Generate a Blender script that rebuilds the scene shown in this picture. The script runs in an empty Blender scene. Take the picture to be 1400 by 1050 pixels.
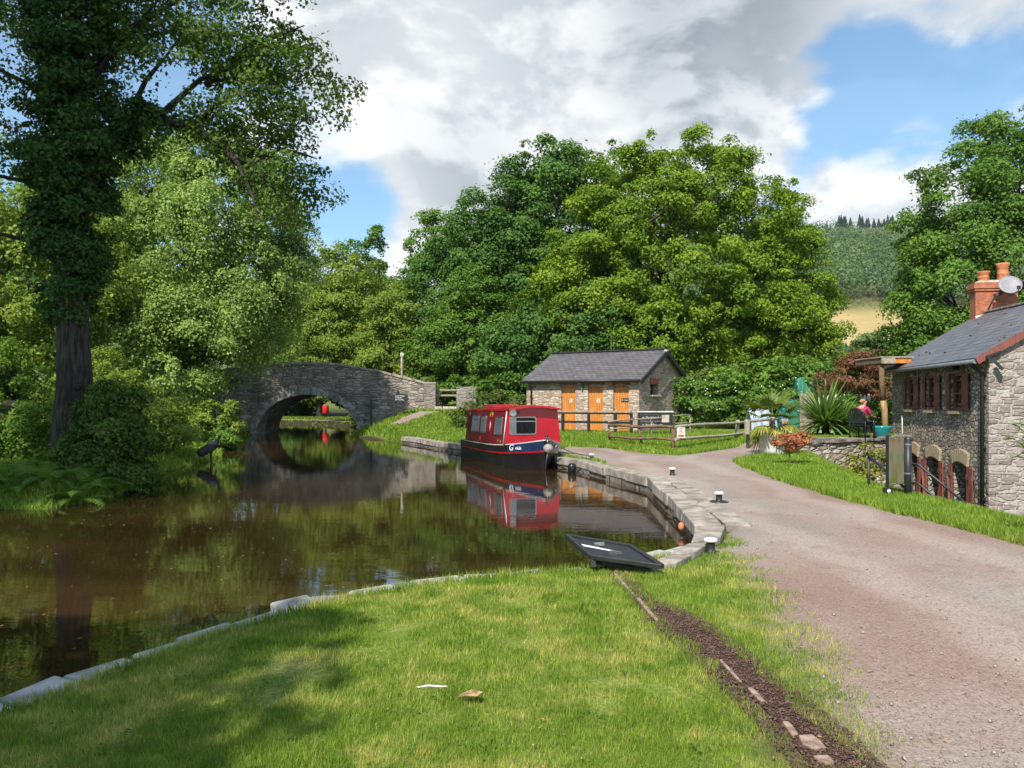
# Canal wharf: narrowboat, stone bridge, stone toilet block, cottage and woods under a cloudy summer sky.
SUN_AZ, SUN_EL, EXPOSURE, HAZE = 23.5, 46.0, 0.5, 0.00009
SKY_BLOBS = [(1160, 110, .5, 5, -.17), (1245, 180, 1.0, 6.5, -.17), (1350, 165, 1, 6, -.13), (1130, 200, .5, 4, -.06), (455, 235, 1, 6, -.2), (520, 290, .5, 4.5, -.15), (250, 60, 3, 9, -.2), (60, 200, 2, 9, -.14),
             (700, 90, 10, 26, .15), (1010, 60, 4, 10, .1), (1220, 255, 2, 6, .15), (1390, 60, 3, 9, .1), (1360, 255, 2, 6, .08), (600, 250, 2, 7, .12), (1120, 110, .3, 2.2, .1), (540, 60, .5, 3, -.07), (1060, 190, .5, 4, -.05)]
SKY_DARK = [(985, 40, 2, 10, .36), (800, 5, 2, 9, .2), (450, 50, 2, 7, .1), (700, 235, 2, 7, .14), (1330, 30, 2, 7, .08)]
import bpy, math, random
import numpy as np
from mathutils import Vector, Matrix
from mathutils.geometry import delaunay_2d_cdt
PI = math.pi
SC = bpy.context.scene
COL = SC.collection
F, CX, HZ, EYE = 1090.0, 700.0, 548.0, 1.65      # focal length and horizon measured on the photograph
WATER = -0.28

def P(u, v, z=0.0):                 # point of the horizontal plane z that the photograph shows at (u, v)
    y = F * (EYE - z) / (v - HZ)
    return ((u - CX) * y / F, y, z)

def sstep(a, b, x):
    t = np.clip((np.asarray(x, float) - a) / (b - a), 0, 1)
    return t * t * (3 - 2 * t)

def poly_sd(px, py, poly):          # signed distance to a polygon, negative inside
    px = np.asarray(px, float); py = np.asarray(py, float)
    d2 = np.full(px.shape, 1e18); ins = np.zeros(px.shape, bool)
    n = len(poly)
    for i in range(n):
        ax, ay = poly[i][:2]; bx, by = poly[(i + 1) % n][:2]
        ex, ey = bx - ax, by - ay
        wx, wy = px - ax, py - ay
        t = np.clip((wx * ex + wy * ey) / (ex * ex + ey * ey + 1e-12), 0, 1)
        d2 = np.minimum(d2, (wx - t * ex) ** 2 + (wy - t * ey) ** 2)
        c = ((ay > py) != (by > py))
        with np.errstate(divide='ignore', invalid='ignore'):
            xi = ax + (py - ay) * ex / (ey if abs(ey) > 1e-12 else 1e-12)
        ins ^= c & (px < xi)
    d = np.sqrt(d2)
    return np.where(ins, -d, d)

def vnoise(x, y, s=1.0, seed=0):    # cheap smooth value noise
    x = np.asarray(x, float) * s; y = np.asarray(y, float) * s
    xi = np.floor(x).astype(np.int64); yi = np.floor(y).astype(np.int64)
    fx = x - xi; fy = y - yi
    fx = fx * fx * (3 - 2 * fx); fy = fy * fy * (3 - 2 * fy)
    def h(a, b):
        k = (a * 374761393 + b * 668265263 + seed * 974634777) & 0xffffffff
        k = ((k ^ (k >> 13)) * 1274126177) & 0xffffffff
        return ((k ^ (k >> 16)) & 0xffff) / 65535.0
    return (h(xi, yi) * (1 - fx) + h(xi + 1, yi) * fx) * (1 - fy) + (h(xi, yi + 1) * (1 - fx) + h(xi + 1, yi + 1) * fx) * fy

# ------------------------------------------------------------------ objects
def tag(o, label=None, cat=None, group=None, kind=None):
    if label: o['label'] = label
    if cat: o['category'] = cat
    if group: o['group'] = group
    if kind: o['kind'] = kind
    return o

def thing(name, label, cat, loc=(0, 0, 0), rz=0.0, group=None):
    o = bpy.data.objects.new(name, None); COL.objects.link(o)
    o.location = loc; o.rotation_euler = (0, 0, rz); o.empty_display_size = .2
    return tag(o, label, cat, group)

def link(name, me, parent=None, mats=()):
    o = bpy.data.objects.new(name, me); COL.objects.link(o)
    for m in mats: me.materials.append(m)
    if parent is not None: o.parent = parent
    return o

def copy_thing(root, loc, rz=None, label=None, scale=None):
    r = root.copy(); COL.objects.link(r); r.location = loc
    if rz is not None: r.rotation_euler = (0, 0, rz)
    if scale is not None: r.scale = scale if hasattr(scale, '__len__') else (scale,) * 3
    if label: r['label'] = label
    for ch in list(root.children):
        c = ch.copy(); COL.objects.link(c); c.parent = r
        for g in list(ch.children):
            d = g.copy(); COL.objects.link(d); d.parent = c
    return r

def mesh_np(name, V, Fc, tint=None, smooth=False):
    me = bpy.data.meshes.new(name)
    V = np.asarray(V, np.float32); Fc = np.asarray(Fc, np.int32)
    n, k = Fc.shape
    me.vertices.add(len(V)); me.vertices.foreach_set('co', V.ravel())
    me.loops.add(n * k); me.loops.foreach_set('vertex_index', Fc.ravel())
    me.polygons.add(n); me.polygons.foreach_set('loop_start', np.arange(0, n * k, k, dtype=np.int32))
    if smooth: me.polygons.foreach_set('use_smooth', np.ones(n, bool))
    if tint is not None:
        a = me.attributes.new('tint', 'FLOAT', 'FACE'); a.data.foreach_set('value', np.asarray(tint, np.float32))
    me.update(calc_edges=True)
    return me

class MB:
    def __init__(s): s.v = []; s.f = []; s.m = []; s.sm = []
    def add(s, vs, fs, mi=0, smooth=False):
        b = len(s.v); s.v += [tuple(p) for p in vs]
        for f in fs: s.f.append([b + i for i in f]); s.m.append(mi); s.sm.append(smooth)
        return s
    def box(s, c, d, rz=0.0, mi=0, M=None, jit=0.0):
        x, y, z = d[0] / 2, d[1] / 2, d[2] / 2
        vs = [Vector((i * x, j * y, k * z)) for i in (-1, 1) for j in (-1, 1) for k in (-1, 1)]
        if jit: vs = [p + Vector((random.uniform(-jit, jit), random.uniform(-jit, jit), random.uniform(-jit, jit))) for p in vs]
        R = M if M is not None else Matrix.Rotation(rz, 3, 'Z')
        vs = [R @ p + Vector(c) for p in vs]
        return s.add(vs, [(0, 1, 3, 2), (4, 6, 7, 5), (0, 4, 5, 1), (2, 3, 7, 6), (0, 2, 6, 4), (1, 5, 7, 3)], mi)
    def bar(s, a, b, w, h=None, mi=0, up=(0, 0, 1)):
        a, b = Vector(a), Vector(b); d = b - a; L = d.length; d.normalize()
        u = Vector(up)
        if abs(d.dot(u)) > .98: u = Vector((0, 1, 0))
        x = d.cross(u).normalized(); z = x.cross(d)
        M = Matrix((x, d, z)).transposed()
        return s.box((a + b) / 2, (w, L, h or w), M=M, mi=mi)
    def tube(s, pts, r, n=8, mi=0, cap=True, smooth=True):
        pts = [Vector(p) for p in pts]; k = len(pts)
        rs = r if hasattr(r, '__len__') else [r] * k
        vs = []; nx = None
        for i, p in enumerate(pts):
            d = (pts[min(i + 1, k - 1)] - pts[max(i - 1, 0)]).normalized()
            if nx is None:
                u = Vector((0, 0, 1)) if abs(d.z) < .9 else Vector((1, 0, 0))
                nx = d.cross(u).normalized()
            else: nx = (nx - d * nx.dot(d)).normalized()
            ny = d.cross(nx)
            for j in range(n):
                a = 2 * PI * j / n
                vs.append(p + (nx * math.cos(a) + ny * math.sin(a)) * rs[i])
        fs = [(i * n + j, i * n + (j + 1) % n, (i + 1) * n + (j + 1) % n, (i + 1) * n + j) for i in range(k - 1) for j in range(n)]
        s.add(vs, fs, mi, smooth)
        if cap:
            b = len(s.v) - k * n
            s.f.append([b + j for j in range(n)][::-1]); s.m.append(mi); s.sm.append(False)
            s.f.append([b + (k - 1) * n + j for j in range(n)]); s.m.append(mi); s.sm.append(False)
        return s
    def lathe(s, prof, c=(0, 0, 0), n=24, mi=0, smooth=True):
        c = Vector(c); vs = []; k = len(prof)
        for r, z in prof:
            for j in range(n):
                a = 2 * PI * j / n; vs.append(c + Vector((r * math.cos(a), r * math.sin(a), z)))
        fs = [(i * n + j, i * n + (j + 1) % n, (i + 1) * n + (j + 1) % n, (i + 1) * n + j) for i in range(k - 1) for j in range(n)]
        return s.add(vs, fs, mi, smooth)
    def prism(s, poly, h0, h1, T=None, mi=0):     # polygon in xy raised from h0 to h1; T maps (x, y, h) to a point
        n = len(poly); T = T or (lambda x, y, h: (x, y, h))
        vs = [T(p[0], p[1], h0) for p in poly] + [T(p[0], p[1], h1) for p in poly]
        fs = [list(range(n))[::-1], list(range(n, 2 * n))] + [(i, (i + 1) % n, n + (i + 1) % n, n + i) for i in range(n)]
        return s.add(vs, fs, mi)
    def sphere(s, c, r, n=12, m=8, mi=0):
        rr = r if hasattr(r, '__len__') else (r, r, r); vs = []; fs = []
        for i in range(m + 1):
            t = PI * i / m
            for j in range(n):
                a = 2 * PI * j / n
                vs.append((c[0] + rr[0] * math.sin(t) * math.cos(a), c[1] + rr[1] * math.sin(t) * math.sin(a), c[2] - rr[2] * math.cos(t)))
        for i in range(m):
            for j in range(n): fs.append((i * n + j, i * n + (j + 1) % n, (i + 1) * n + (j + 1) % n, (i + 1) * n + j))
        return s.add(vs, fs, mi, True)
    def ribbon(s, pts, w, side, mi=0):
        pts = [Vector(p) for p in pts]; k = len(pts); vs = []
        sd = Vector(side).normalized()
        for i, p in enumerate(pts):
            ww = (w[i] if hasattr(w, '__len__') else w) / 2
            vs += [p - sd * ww, p + sd * ww]
        return s.add(vs, [(2 * i, 2 * i + 1, 2 * i + 3, 2 * i + 2) for i in range(k - 1)], mi)
    def build(s, name, mats, parent=None, bevel=0, label=None):
        me = bpy.data.meshes.new(name)
        me.from_pydata(s.v, [], s.f)
        if not isinstance(mats, (list, tuple)): mats = [mats]
        o = link(name, me, parent, mats)
        me.polygons.foreach_set('material_index', s.m); me.polygons.foreach_set('use_smooth', s.sm)
        me.update()
        if bevel:
            b = o.modifiers.new('bevel', 'BEVEL'); b.width = bevel; b.segments = 2; b.limit_method = 'ANGLE'; b.angle_limit = .6
        if label: o['label'] = label
        return o

def text(name, body, size, mat, parent, M, extrude=.002, align='CENTER', shear=0.0):
    cu = bpy.data.curves.new(name, 'FONT'); cu.body = body; cu.size = size; cu.extrude = extrude
    cu.align_x = align; cu.align_y = 'CENTER'; cu.shear = shear; cu.resolution_u = 3
    tmp = bpy.data.objects.new(name + '_curve', cu); COL.objects.link(tmp)      # letters become a plain mesh
    me = bpy.data.meshes.new_from_object(tmp.evaluated_get(bpy.context.evaluated_depsgraph_get()))
    bpy.data.objects.remove(tmp); o = link(name, me, None, []); me.materials.clear(); me.materials.append(mat); me.name = name
    o.parent = parent; o.matrix_local = M
    return o

def frame_mat(origin, x, up):       # text frame: local x along x, local y along up
    x = Vector(x).normalized(); u = Vector(up); u = (u - x * u.dot(x)).normalized(); z = x.cross(u)
    M = Matrix((x, u, z)).transposed().to_4x4(); M.translation = Vector(origin); return M

def skin(name, pts, edges, radii, mat, parent, sub=2):
    me = bpy.data.meshes.new(name); me.from_pydata(pts, edges, [])
    o = link(name, me, parent, [mat])
    m = o.modifiers.new('skin', 'SKIN'); m.use_smooth_shade = True
    for i, sv in enumerate(me.skin_vertices[0].data):
        r = radii[i]; sv.radius = r if hasattr(r, '__len__') else (r, r); sv.use_root = (i == 0)
    s = o.modifiers.new('sub', 'SUBSURF'); s.levels = sub; s.render_levels = sub
    return o

# ------------------------------------------------------------------ materials
def nd(t, typ, ins=None, **pr):
    n = t.nodes.new(typ)
    for k, v in pr.items(): setattr(n, k, v)
    for k, v in (ins or {}).items():
        s = n.inputs[k]
        if isinstance(v, bpy.types.NodeSocket): t.links.new(v, s)
        else: s.default_value = v
    return n
def c4(c): return tuple(c) + (1.0,) if len(c) == 3 else tuple(c)
def mixc(t, f, a, b, mode='MIX'):
    n = t.nodes.new('ShaderNodeMix'); n.data_type = 'RGBA'; n.blend_type = mode
    for i, v in ((0, f), (6, a), (7, b)):
        if isinstance(v, bpy.types.NodeSocket): t.links.new(v, n.inputs[i])
        else: n.inputs[i].default_value = v if i == 0 else c4(v)
    return n.outputs[2]
def math_(t, op, a, b=0.0, c=0.0, clamp=False):
    n = t.nodes.new('ShaderNodeMath'); n.operation = op; n.use_clamp = clamp
    for i, v in enumerate((a, b, c)):
        if isinstance(v, bpy.types.NodeSocket): t.links.new(v, n.inputs[i])
        else: n.inputs[i].default_value = v
    return n.outputs[0]
def maprange(t, v, a, b, c=0.0, d=1.0, smooth=True):
    n = nd(t, 'ShaderNodeMapRange', {0: v, 1: a, 2: b, 3: c, 4: d}, interpolation_type='SMOOTHSTEP' if smooth else 'LINEAR')
    return n.outputs[0]
def ramp(t, fac, stops, mode='LINEAR'):
    n = t.nodes.new('ShaderNodeValToRGB'); n.color_ramp.interpolation = mode
    e = n.color_ramp.elements
    while len(e) < len(stops): e.new(.5)
    for i, (p, c) in enumerate(stops): e[i].position = p; e[i].color = c4(c)
    t.links.new(fac, n.inputs[0]); return n.outputs[0]
def noise(t, vec, scale, detail=3.0, rough=.55, dist=0.0):
    n = nd(t, 'ShaderNodeTexNoise', {'Scale': scale, 'Detail': detail, 'Roughness': rough, 'Distortion': dist})
    t.links.new(vec, n.inputs['Vector']); return n.outputs['Fac']
def scaled(t, vec, s):
    return nd(t, 'ShaderNodeVectorMath', {0: vec, 1: s}, operation='MULTIPLY').outputs[0]
def new_mat(name):
    m = bpy.data.materials.new(name); m.use_nodes = True; t = m.node_tree
    b = t.nodes['Principled BSDF']
    return m, t, b
def setc(t, b, key, v):
    if isinstance(v, bpy.types.NodeSocket): t.links.new(v, b.inputs[key])
    else: b.inputs[key].default_value = c4(v) if key == 'Base Color' else v
def bump(t, b, h, strength=.5, dist=.02):
    n = nd(t, 'ShaderNodeBump', {'Strength': strength, 'Distance': dist, 'Height': h}); t.links.new(n.outputs[0], b.inputs['Normal'])
def ocoord(t): return nd(t, 'ShaderNodeTexCoord').outputs['Object']

def mat(name, col, rough=.6, metal=0.0, var=.25, scale=6.0, bmp=.15, spec=.5, stretch=(1, 1, 1), coat=0.0, col2=None):
    m, t, b = new_mat(name); oc = scaled(t, ocoord(t), stretch)
    f = noise(t, oc, scale, 4.0, .6)
    dk = col2 if col2 else tuple(c * (1 - var) for c in col)
    setc(t, b, 'Base Color', mixc(t, maprange(t, f, .35, .68), dk, tuple(min(1, c * (1 + var * .4)) for c in col)))
    b.inputs['Roughness'].default_value = rough; b.inputs['Metallic'].default_value = metal
    b.inputs['Specular IOR Level'].default_value = spec; b.inputs['Coat Weight'].default_value = coat; b.inputs['Coat Roughness'].default_value = .08
    if bmp: bump(t, b, noise(t, oc, scale * 4, 3.0), bmp, .01)
    return m

def stone_mat(name, cols, mortar, size=(.36, .36, .13), mw=.07, lichen=None, bstr=.9, seed=0.0, grime=0.0, bd=.05, squared=False):
    m, t, b = new_mat(name); oc = ocoord(t)
    wob = nd(t, 'ShaderNodeTexNoise', {'Vector': oc, 'Scale': 2.3, 'Detail': 2.0}).outputs['Color']
    v0 = nd(t, 'ShaderNodeVectorMath', {0: wob, 1: (.1, .1, .05), 2: oc}, operation='MULTIPLY_ADD').outputs[0]
    v = nd(t, 'ShaderNodeVectorMath', {0: v0, 1: tuple(1 / s for s in size), 2: (seed, seed * 1.7, seed * .3)}, operation='MULTIPLY_ADD').outputs[0]
    e = nd(t, 'ShaderNodeTexVoronoi', {'Vector': v, 'Scale': 1.0, 'Randomness': .85}, feature='DISTANCE_TO_EDGE').outputs['Distance']
    c = nd(t, 'ShaderNodeTexVoronoi', {'Vector': v, 'Scale': 1.0, 'Randomness': .85}, feature='F1').outputs['Color']
    if squared:      # blocky stones: box-shaped cells, joints where two cells are equally near
        f1 = nd(t, 'ShaderNodeTexVoronoi', {'Vector': v, 'Scale': 1.0, 'Randomness': .8}, feature='F1', distance='CHEBYCHEV')
        f2 = nd(t, 'ShaderNodeTexVoronoi', {'Vector': v, 'Scale': 1.0, 'Randomness': .8}, feature='F2', distance='CHEBYCHEV')
        c = f1.outputs['Color']; e = math_(t, 'MULTIPLY', math_(t, 'SUBTRACT', f2.outputs['Distance'], f1.outputs['Distance']), .6)
    sep = nd(t, 'ShaderNodeSeparateColor', {0: c})
    col = ramp(t, sep.outputs[0], [(i / max(1, len(cols) - 1), q) for i, q in enumerate(cols)])
    fine = noise(t, oc, 14.0, 4.0, .65)
    col = mixc(t, 1.0, col, ramp(t, fine, [(.3, (.6, .6, .6)), (.7, (1.25, 1.25, 1.25))]), 'MULTIPLY')
    mask = maprange(t, math_(t, 'ADD', e, math_(t, 'MULTIPLY', math_(t, 'SUBTRACT', fine, .5), .06)), mw * .4, mw)
    col = mixc(t, mask, mortar, col)
    if lichen:
        lf = noise(t, oc, 3.1, 5.0, .7)
        col = mixc(t, maprange(t, lf, .56, .7, 0, .75), col, lichen)
    if grime:
        gf = noise(t, scaled(t, oc, (1, 1, .35)), .9, 4.0, .6)
        col = mixc(t, maprange(t, gf, .42, .66, 0, grime), col, (.05, .048, .045))
    setc(t, b, 'Base Color', col); b.inputs['Roughness'].default_value = .9; b.inputs['Specular IOR Level'].default_value = .2
    h = math_(t, 'ADD', math_(t, 'MULTIPLY', maprange(t, e, 0, mw * 2.2), 1.0), math_(t, 'MULTIPLY', fine, .5))
    bump(t, b, h, bstr, bd)
    return m

def slate_mat(name, c1, c2, w=.3, h=.22):
    m, t, b = new_mat(name); oc = ocoord(t)
    s = nd(t, 'ShaderNodeSeparateXYZ', {0: oc})
    v = nd(t, 'ShaderNodeCombineXYZ', {0: s.outputs[1], 1: math_(t, 'MULTIPLY', s.outputs[2], 1.9), 2: 0.0}).outputs[0]
    br = nd(t, 'ShaderNodeTexBrick', {'Vector': v, 'Color1': c4(c1), 'Color2': c4(c2), 'Mortar': (.03, .03, .033, 1), 'Scale': 1.0, 'Mortar Size': .012, 'Brick Width': w, 'Row Height': h, 'Bias': 0.0}, offset=.5)
    f = noise(t, oc, 2.0, 5.0, .6)
    col = mixc(t, 1.0, br.outputs['Color'], ramp(t, f, [(.3, (.72, .72, .75)), (.7, (1.2, 1.18, 1.12))]), 'MULTIPLY')
    setc(t, b, 'Base Color', col); b.inputs['Roughness'].default_value = .5; b.inputs['Specular IOR Level'].default_value = .4
    row = math_(t, 'FRACT', math_(t, 'DIVIDE', math_(t, 'MULTIPLY', s.outputs[2], 1.9), h))
    bump(t, b, math_(t, 'SUBTRACT', math_(t, 'MULTIPLY', br.outputs['Fac'], -.6), row), .7, .02)
    return m

def leaf_mat(name, dark, light, trans=.3, autumn=None, gloss=.16):
    m, t, b = new_mat(name)
    a = nd(t, 'ShaderNodeAttribute', attribute_name='tint').outputs['Fac']
    col = ramp(t, a, [(0.0, dark), (.85, light), (1.0, autumn or light)])
    setc(t, b, 'Base Color', col); b.inputs['Roughness'].default_value = .55; b.inputs['Specular IOR Level'].default_value = gloss
    tr = nd(t, 'ShaderNodeBsdfTranslucent', {'Color': mixc(t, 1.0, col, (1.25, 1.3, .55), 'MULTIPLY')})
    mx = nd(t, 'ShaderNodeMixShader', {0: trans, 1: b.outputs[0], 2: tr.outputs[0]})
    t.links.new(mx.outputs[0], t.nodes['Material Output'].inputs[0])
    return m

M = {}
M['leaf_ash'] = leaf_mat('ash_leaves', (.125, .2, .04), (.34, .46, .125), .34, (.41, .46, .12))
M['leaf_oak'] = leaf_mat('oak_leaves', (.085, .16, .014), (.235, .34, .032), .3, (.35, .36, .035))
M['leaf_dark'] = leaf_mat('dark_leaves', (.042, .11, .022), (.12, .225, .045), .28, (.18, .27, .05))
M['leaf_mid'] = leaf_mat('green_leaves', (.062, .135, .02), (.165, .285, .045), .3, (.25, .33, .055))
M['leaf_lime'] = leaf_mat('lime_leaves', (.105, .175, .024), (.27, .35, .058), .34, (.36, .36, .07))
M['leaf_ivy'] = leaf_mat('ivy_leaves', (.026, .07, .016), (.075, .15, .032), .25, (.13, .19, .04), .15)
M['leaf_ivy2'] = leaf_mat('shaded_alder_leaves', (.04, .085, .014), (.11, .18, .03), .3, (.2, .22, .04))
M['leaf_fern'] = leaf_mat('fern_leaves', (.06, .125, .016), (.16, .27, .035), .34, (.25, .26, .06))
M['leaf_hedge'] = leaf_mat('hedge_leaves', (.06, .1, .02), (.16, .22, .05), .3, (.26, .17, .07))
M['leaf_red'] = leaf_mat('red_leaves', (.12, .055, .03), (.26, .13, .075), .34, (.17, .22, .06))
M['leaf_copper'] = leaf_mat('copper_leaves', (.3, .1, .05), (.52, .22, .11), .3, (.3, .2, .05))
M['leaf_yellow'] = leaf_mat('yellow_leaves', (.12, .15, .02), (.32, .32, .05), .3, (.35, .2, .05))
M['leaf_far'] = leaf_mat('far_leaves', (.03, .075, .03), (.15, .23, .08), .25, (.19, .24, .08))
M['leaf_pine'] = leaf_mat('pine_needles', (.012, .03, .02), (.03, .06, .035), .1)
M['strap'] = leaf_mat('strap_leaves', (.06, .13, .025), (.18, .29, .06), .3, (.28, .34, .09), .35)
M['palm'] = leaf_mat('palm_leaves', (.06, .11, .012), (.2, .25, .03), .25, (.4, .33, .05), .5)
M['bark'] = mat('bark', (.07, .058, .05), .9, var=.6, scale=5, bmp=1.0, spec=.2, stretch=(3, 3, .5))
for n_ in M['bark'].node_tree.nodes:
    if n_.type == 'BUMP': n_.inputs['Distance'].default_value = .05
M['bark_light'] = mat('pale_bark', (.17, .15, .12), .9, var=.5, scale=6, bmp=.8, spec=.2, stretch=(2, 2, .6))
M['wood_grey'] = mat('weathered_wood', (.36, .31, .24), .85, var=.35, scale=5, bmp=.5, spec=.2, stretch=(2, 2, 2))
M['wood_brown'] = mat('brown_wood', (.2, .125, .075), .8, var=.4, scale=5, bmp=.5, spec=.25)
M['wood_orange'] = mat('varnished_door_wood', (.62, .235, .045), .42, var=.35, scale=3.5, bmp=.2, stretch=(9, 9, .5))
M['wood_red'] = mat('red_brown_paint', (.22, .07, .05), .6, var=.35, scale=4, bmp=.3, stretch=(5, 5, .6))
M['wood_post'] = mat('oak_post_wood', (.42, .25, .12), .7, var=.35, scale=4, bmp=.3, stretch=(5, 5, .5))
M['black'] = mat('black_paint', (.022, .023, .025), .45, var=.3, scale=8, bmp=.1)
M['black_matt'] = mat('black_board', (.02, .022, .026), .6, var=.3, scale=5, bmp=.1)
M['white'] = mat('white_paint', (.8, .8, .78), .5, var=.12, scale=9, bmp=.1)
M['offwhite'] = mat('aged_white_paint', (.68, .68, .66), .65, var=.2, scale=7, bmp=.2)
def brick_mat(name, c1, c2, mortar):
    m, t, b = new_mat(name); s = nd(t, 'ShaderNodeSeparateXYZ', {0: ocoord(t)})
    v = nd(t, 'ShaderNodeCombineXYZ', {0: math_(t, 'ADD', s.outputs[0], s.outputs[1]), 1: s.outputs[2], 2: 0.0}).outputs[0]
    br = nd(t, 'ShaderNodeTexBrick', {'Vector': v, 'Color1': c4(c1), 'Color2': c4(c2), 'Mortar': c4(mortar), 'Scale': 1.0, 'Mortar Size': .008, 'Brick Width': .225, 'Row Height': .078}, offset=.5)
    setc(t, b, 'Base Color', mixc(t, 1.0, br.outputs['Color'], ramp(t, noise(t, ocoord(t), 6.0, 4.0), [(.3, (.65, .65, .65)), (.7, (1.2, 1.2, 1.2))]), 'MULTIPLY'))
    b.inputs['Roughness'].default_value = .85; b.inputs['Specular IOR Level'].default_value = .2
    bump(t, b, math_(t, 'MULTIPLY', br.outputs['Fac'], -1.0), .6, .01); return m
M['brick'] = mat('red_brick', (.4, .15, .1), .85, var=.4, scale=9, bmp=.5, spec=.2)
M['brick_orange'] = brick_mat('chimney_brick', (.5, .165, .08), (.36, .12, .07), (.3, .2, .15))
M['terracotta'] = mat('terracotta', (.56, .2, .085), .75, var=.22, scale=6, bmp=.2)
M['mortar'] = mat('mortar_cap', (.42, .38, .33), .9, var=.3, scale=8, bmp=.5)
M['tan_stone'] = mat('tan_lintel_stone', (.42, .33, .21), .85, var=.35, scale=8, bmp=.4, stretch=(1, 4, 1))
M['coping'] = mat('coping_stone', (.36, .315, .27), .9, var=.42, scale=3.2, bmp=.9, spec=.2)
M['slab'] = mat('grey_edge_stone', (.4, .385, .37), .9, var=.5, scale=3.5, bmp=1.0, spec=.2)
M['step_stone'] = mat('step_stone', (.52, .45, .37), .9, var=.4, scale=3, bmp=.9, spec=.2)
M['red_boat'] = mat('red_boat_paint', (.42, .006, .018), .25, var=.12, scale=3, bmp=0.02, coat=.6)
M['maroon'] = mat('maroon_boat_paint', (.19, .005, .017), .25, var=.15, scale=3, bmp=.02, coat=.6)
M['hull'] = mat('black_hull_paint', (.012, .011, .011), .35, var=.35, scale=4, bmp=.15)
M['blue_boat'] = mat('blue_bow_paint', (.01, .03, .09), .3, var=.2, scale=4, bmp=.02, coat=.5)
M['gold'] = mat('gold_paint', (.62, .33, .03), .45, var=.2, scale=9, bmp=0)
M['glass'] = mat('dark_glass', (.012, .014, .013), .04, var=.2, scale=3, bmp=0, spec=.7)
M['metal'] = mat('bright_metal', (.6, .6, .58), .35, 1.0, var=.12, scale=9, bmp=.05)
M['grey_metal'] = mat('grey_metal', (.3, .31, .33), .4, .6, var=.15, scale=9, bmp=.05)
M['dish'] = mat('dish_grey', (.26, .25, .27), .55, var=.1, scale=9, bmp=.03)
M['rope'] = mat('rope', (.11, .09, .075), .9, var=.3, scale=30, bmp=.6)
M['fender'] = mat('rope_fender', (.36, .31, .28), .9, var=.35, scale=25, bmp=.8)
M['signred'] = mat('bright_red', (.62, .02, .015), .45, var=.15, scale=5, bmp=.02)
M['teal'] = mat('turquoise_glaze', (.02, .31, .31), .18, var=.2, scale=3, bmp=.02, coat=.5)
M['blue'] = mat('blue_paint', (.02, .13, .3), .4, var=.3, scale=8, bmp=.05)
M['green_tank'] = mat('green_steel', (.04, .21, .14), .5, var=.3, scale=2.5, bmp=.1)
M['tarp'] = mat('pale_blue_tarp', (.42, .48, .58), .45, var=.25, scale=3, bmp=.3)
M['curtain'] = mat('white_curtain', (.9, .9, .88), .8, var=.2, scale=6, bmp=.3, stretch=(6, 6, .5))
M['skin'] = mat('skin_tone', (.5, .27, .19), .55, var=.1, scale=6, bmp=0)
M['magenta'] = mat('magenta_jacket', (.4, .022, .1), .8, var=.2, scale=6, bmp=.3)
M['denim'] = mat('dark_trousers', (.03, .035, .05), .85, var=.25, scale=6, bmp=.3)
M['hair'] = mat('fair_hair', (.42, .24, .11), .6, var=.3, scale=12, bmp=.6)
M['chair'] = mat('dark_green_plastic', (.015, .025, .022), .35, var=.2, scale=5, bmp=.02)
M['bird'] = mat('slate_feathers', (.04, .042, .055), .6, var=.45, scale=14, bmp=.4)
M['twig'] = mat('twig', (.12, .085, .06), .85, var=.3, scale=8, bmp=.3)
M['chip'] = mat('bark_chip', (.14, .082, .06), .9, var=.6, scale=20, bmp=.4)
M['stone_bridge'] = stone_mat('bridge_stone', [(.19, .165, .14), (.35, .3, .25), (.48, .41, .345), (.28, .24, .205), (.56, .5, .43)], (.24, .21, .18), (.46, .46, .17), .075, (.36, .345, .32), 1.0, 0, .5)
M['stone_pier'] = stone_mat('pier_stone', [(.22, .19, .17), (.34, .3, .26), (.28, .25, .22)], (.3, .27, .23), (.42, .42, .2), .06, (.46, .43, .39), .8, 3.0, .3)
M['stone_cottage'] = stone_mat('cottage_stone', [(.26, .22, .19), (.42, .36, .3), (.56, .49, .41), (.34, .28, .24), (.62, .57, .5)], (.24, .205, .17), (.26, .26, .13), .075, (.62, .59, .54), 1.0, 11.0, 0.0, .09)
M['stone_wall'] = stone_mat('garden_wall_stone', [(.3, .25, .2), (.48, .41, .32), (.6, .53, .42), (.37, .31, .25), (.62, .58, .5)], (.29, .245, .185), (.42, .42, .15), .08, (.55, .52, .47), 1.1, 19.0)
M['stone_quay'] = stone_mat('quay_stone', [(.13, .11, .095), (.22, .19, .16), (.17, .15, .13)], (.12, .1, .085), (.6, .6, .26), .05, (.3, .27, .23), .9, 23.0)
M['stone_gable'] = stone_mat('gable_stone', [(.2, .165, .145), (.34, .29, .26), (.27, .215, .19), (.43, .38, .335), (.37, .32, .285)], (.4, .36, .315), (.42, .42, .17), .05, (.5, .47, .44), .8, 15.0, 0, .04, True)
M['stone_hut'] = stone_mat('hut_stone', [(.3, .2, .17), (.45, .33, .26), (.56, .44, .33), (.38, .27, .23), (.66, .57, .46), (.48, .37, .3)], (.4, .33, .265), (.3, .3, .1), .055, None, .9, 7.0, 0, .04, True)
M['slate'] = slate_mat('hut_slate', (.115, .108, .112), (.15, .14, .145))
M['slate_blue'] = slate_mat('cottage_slate', (.1, .105, .125), (.15, .152, .172), .34, .27)
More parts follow.
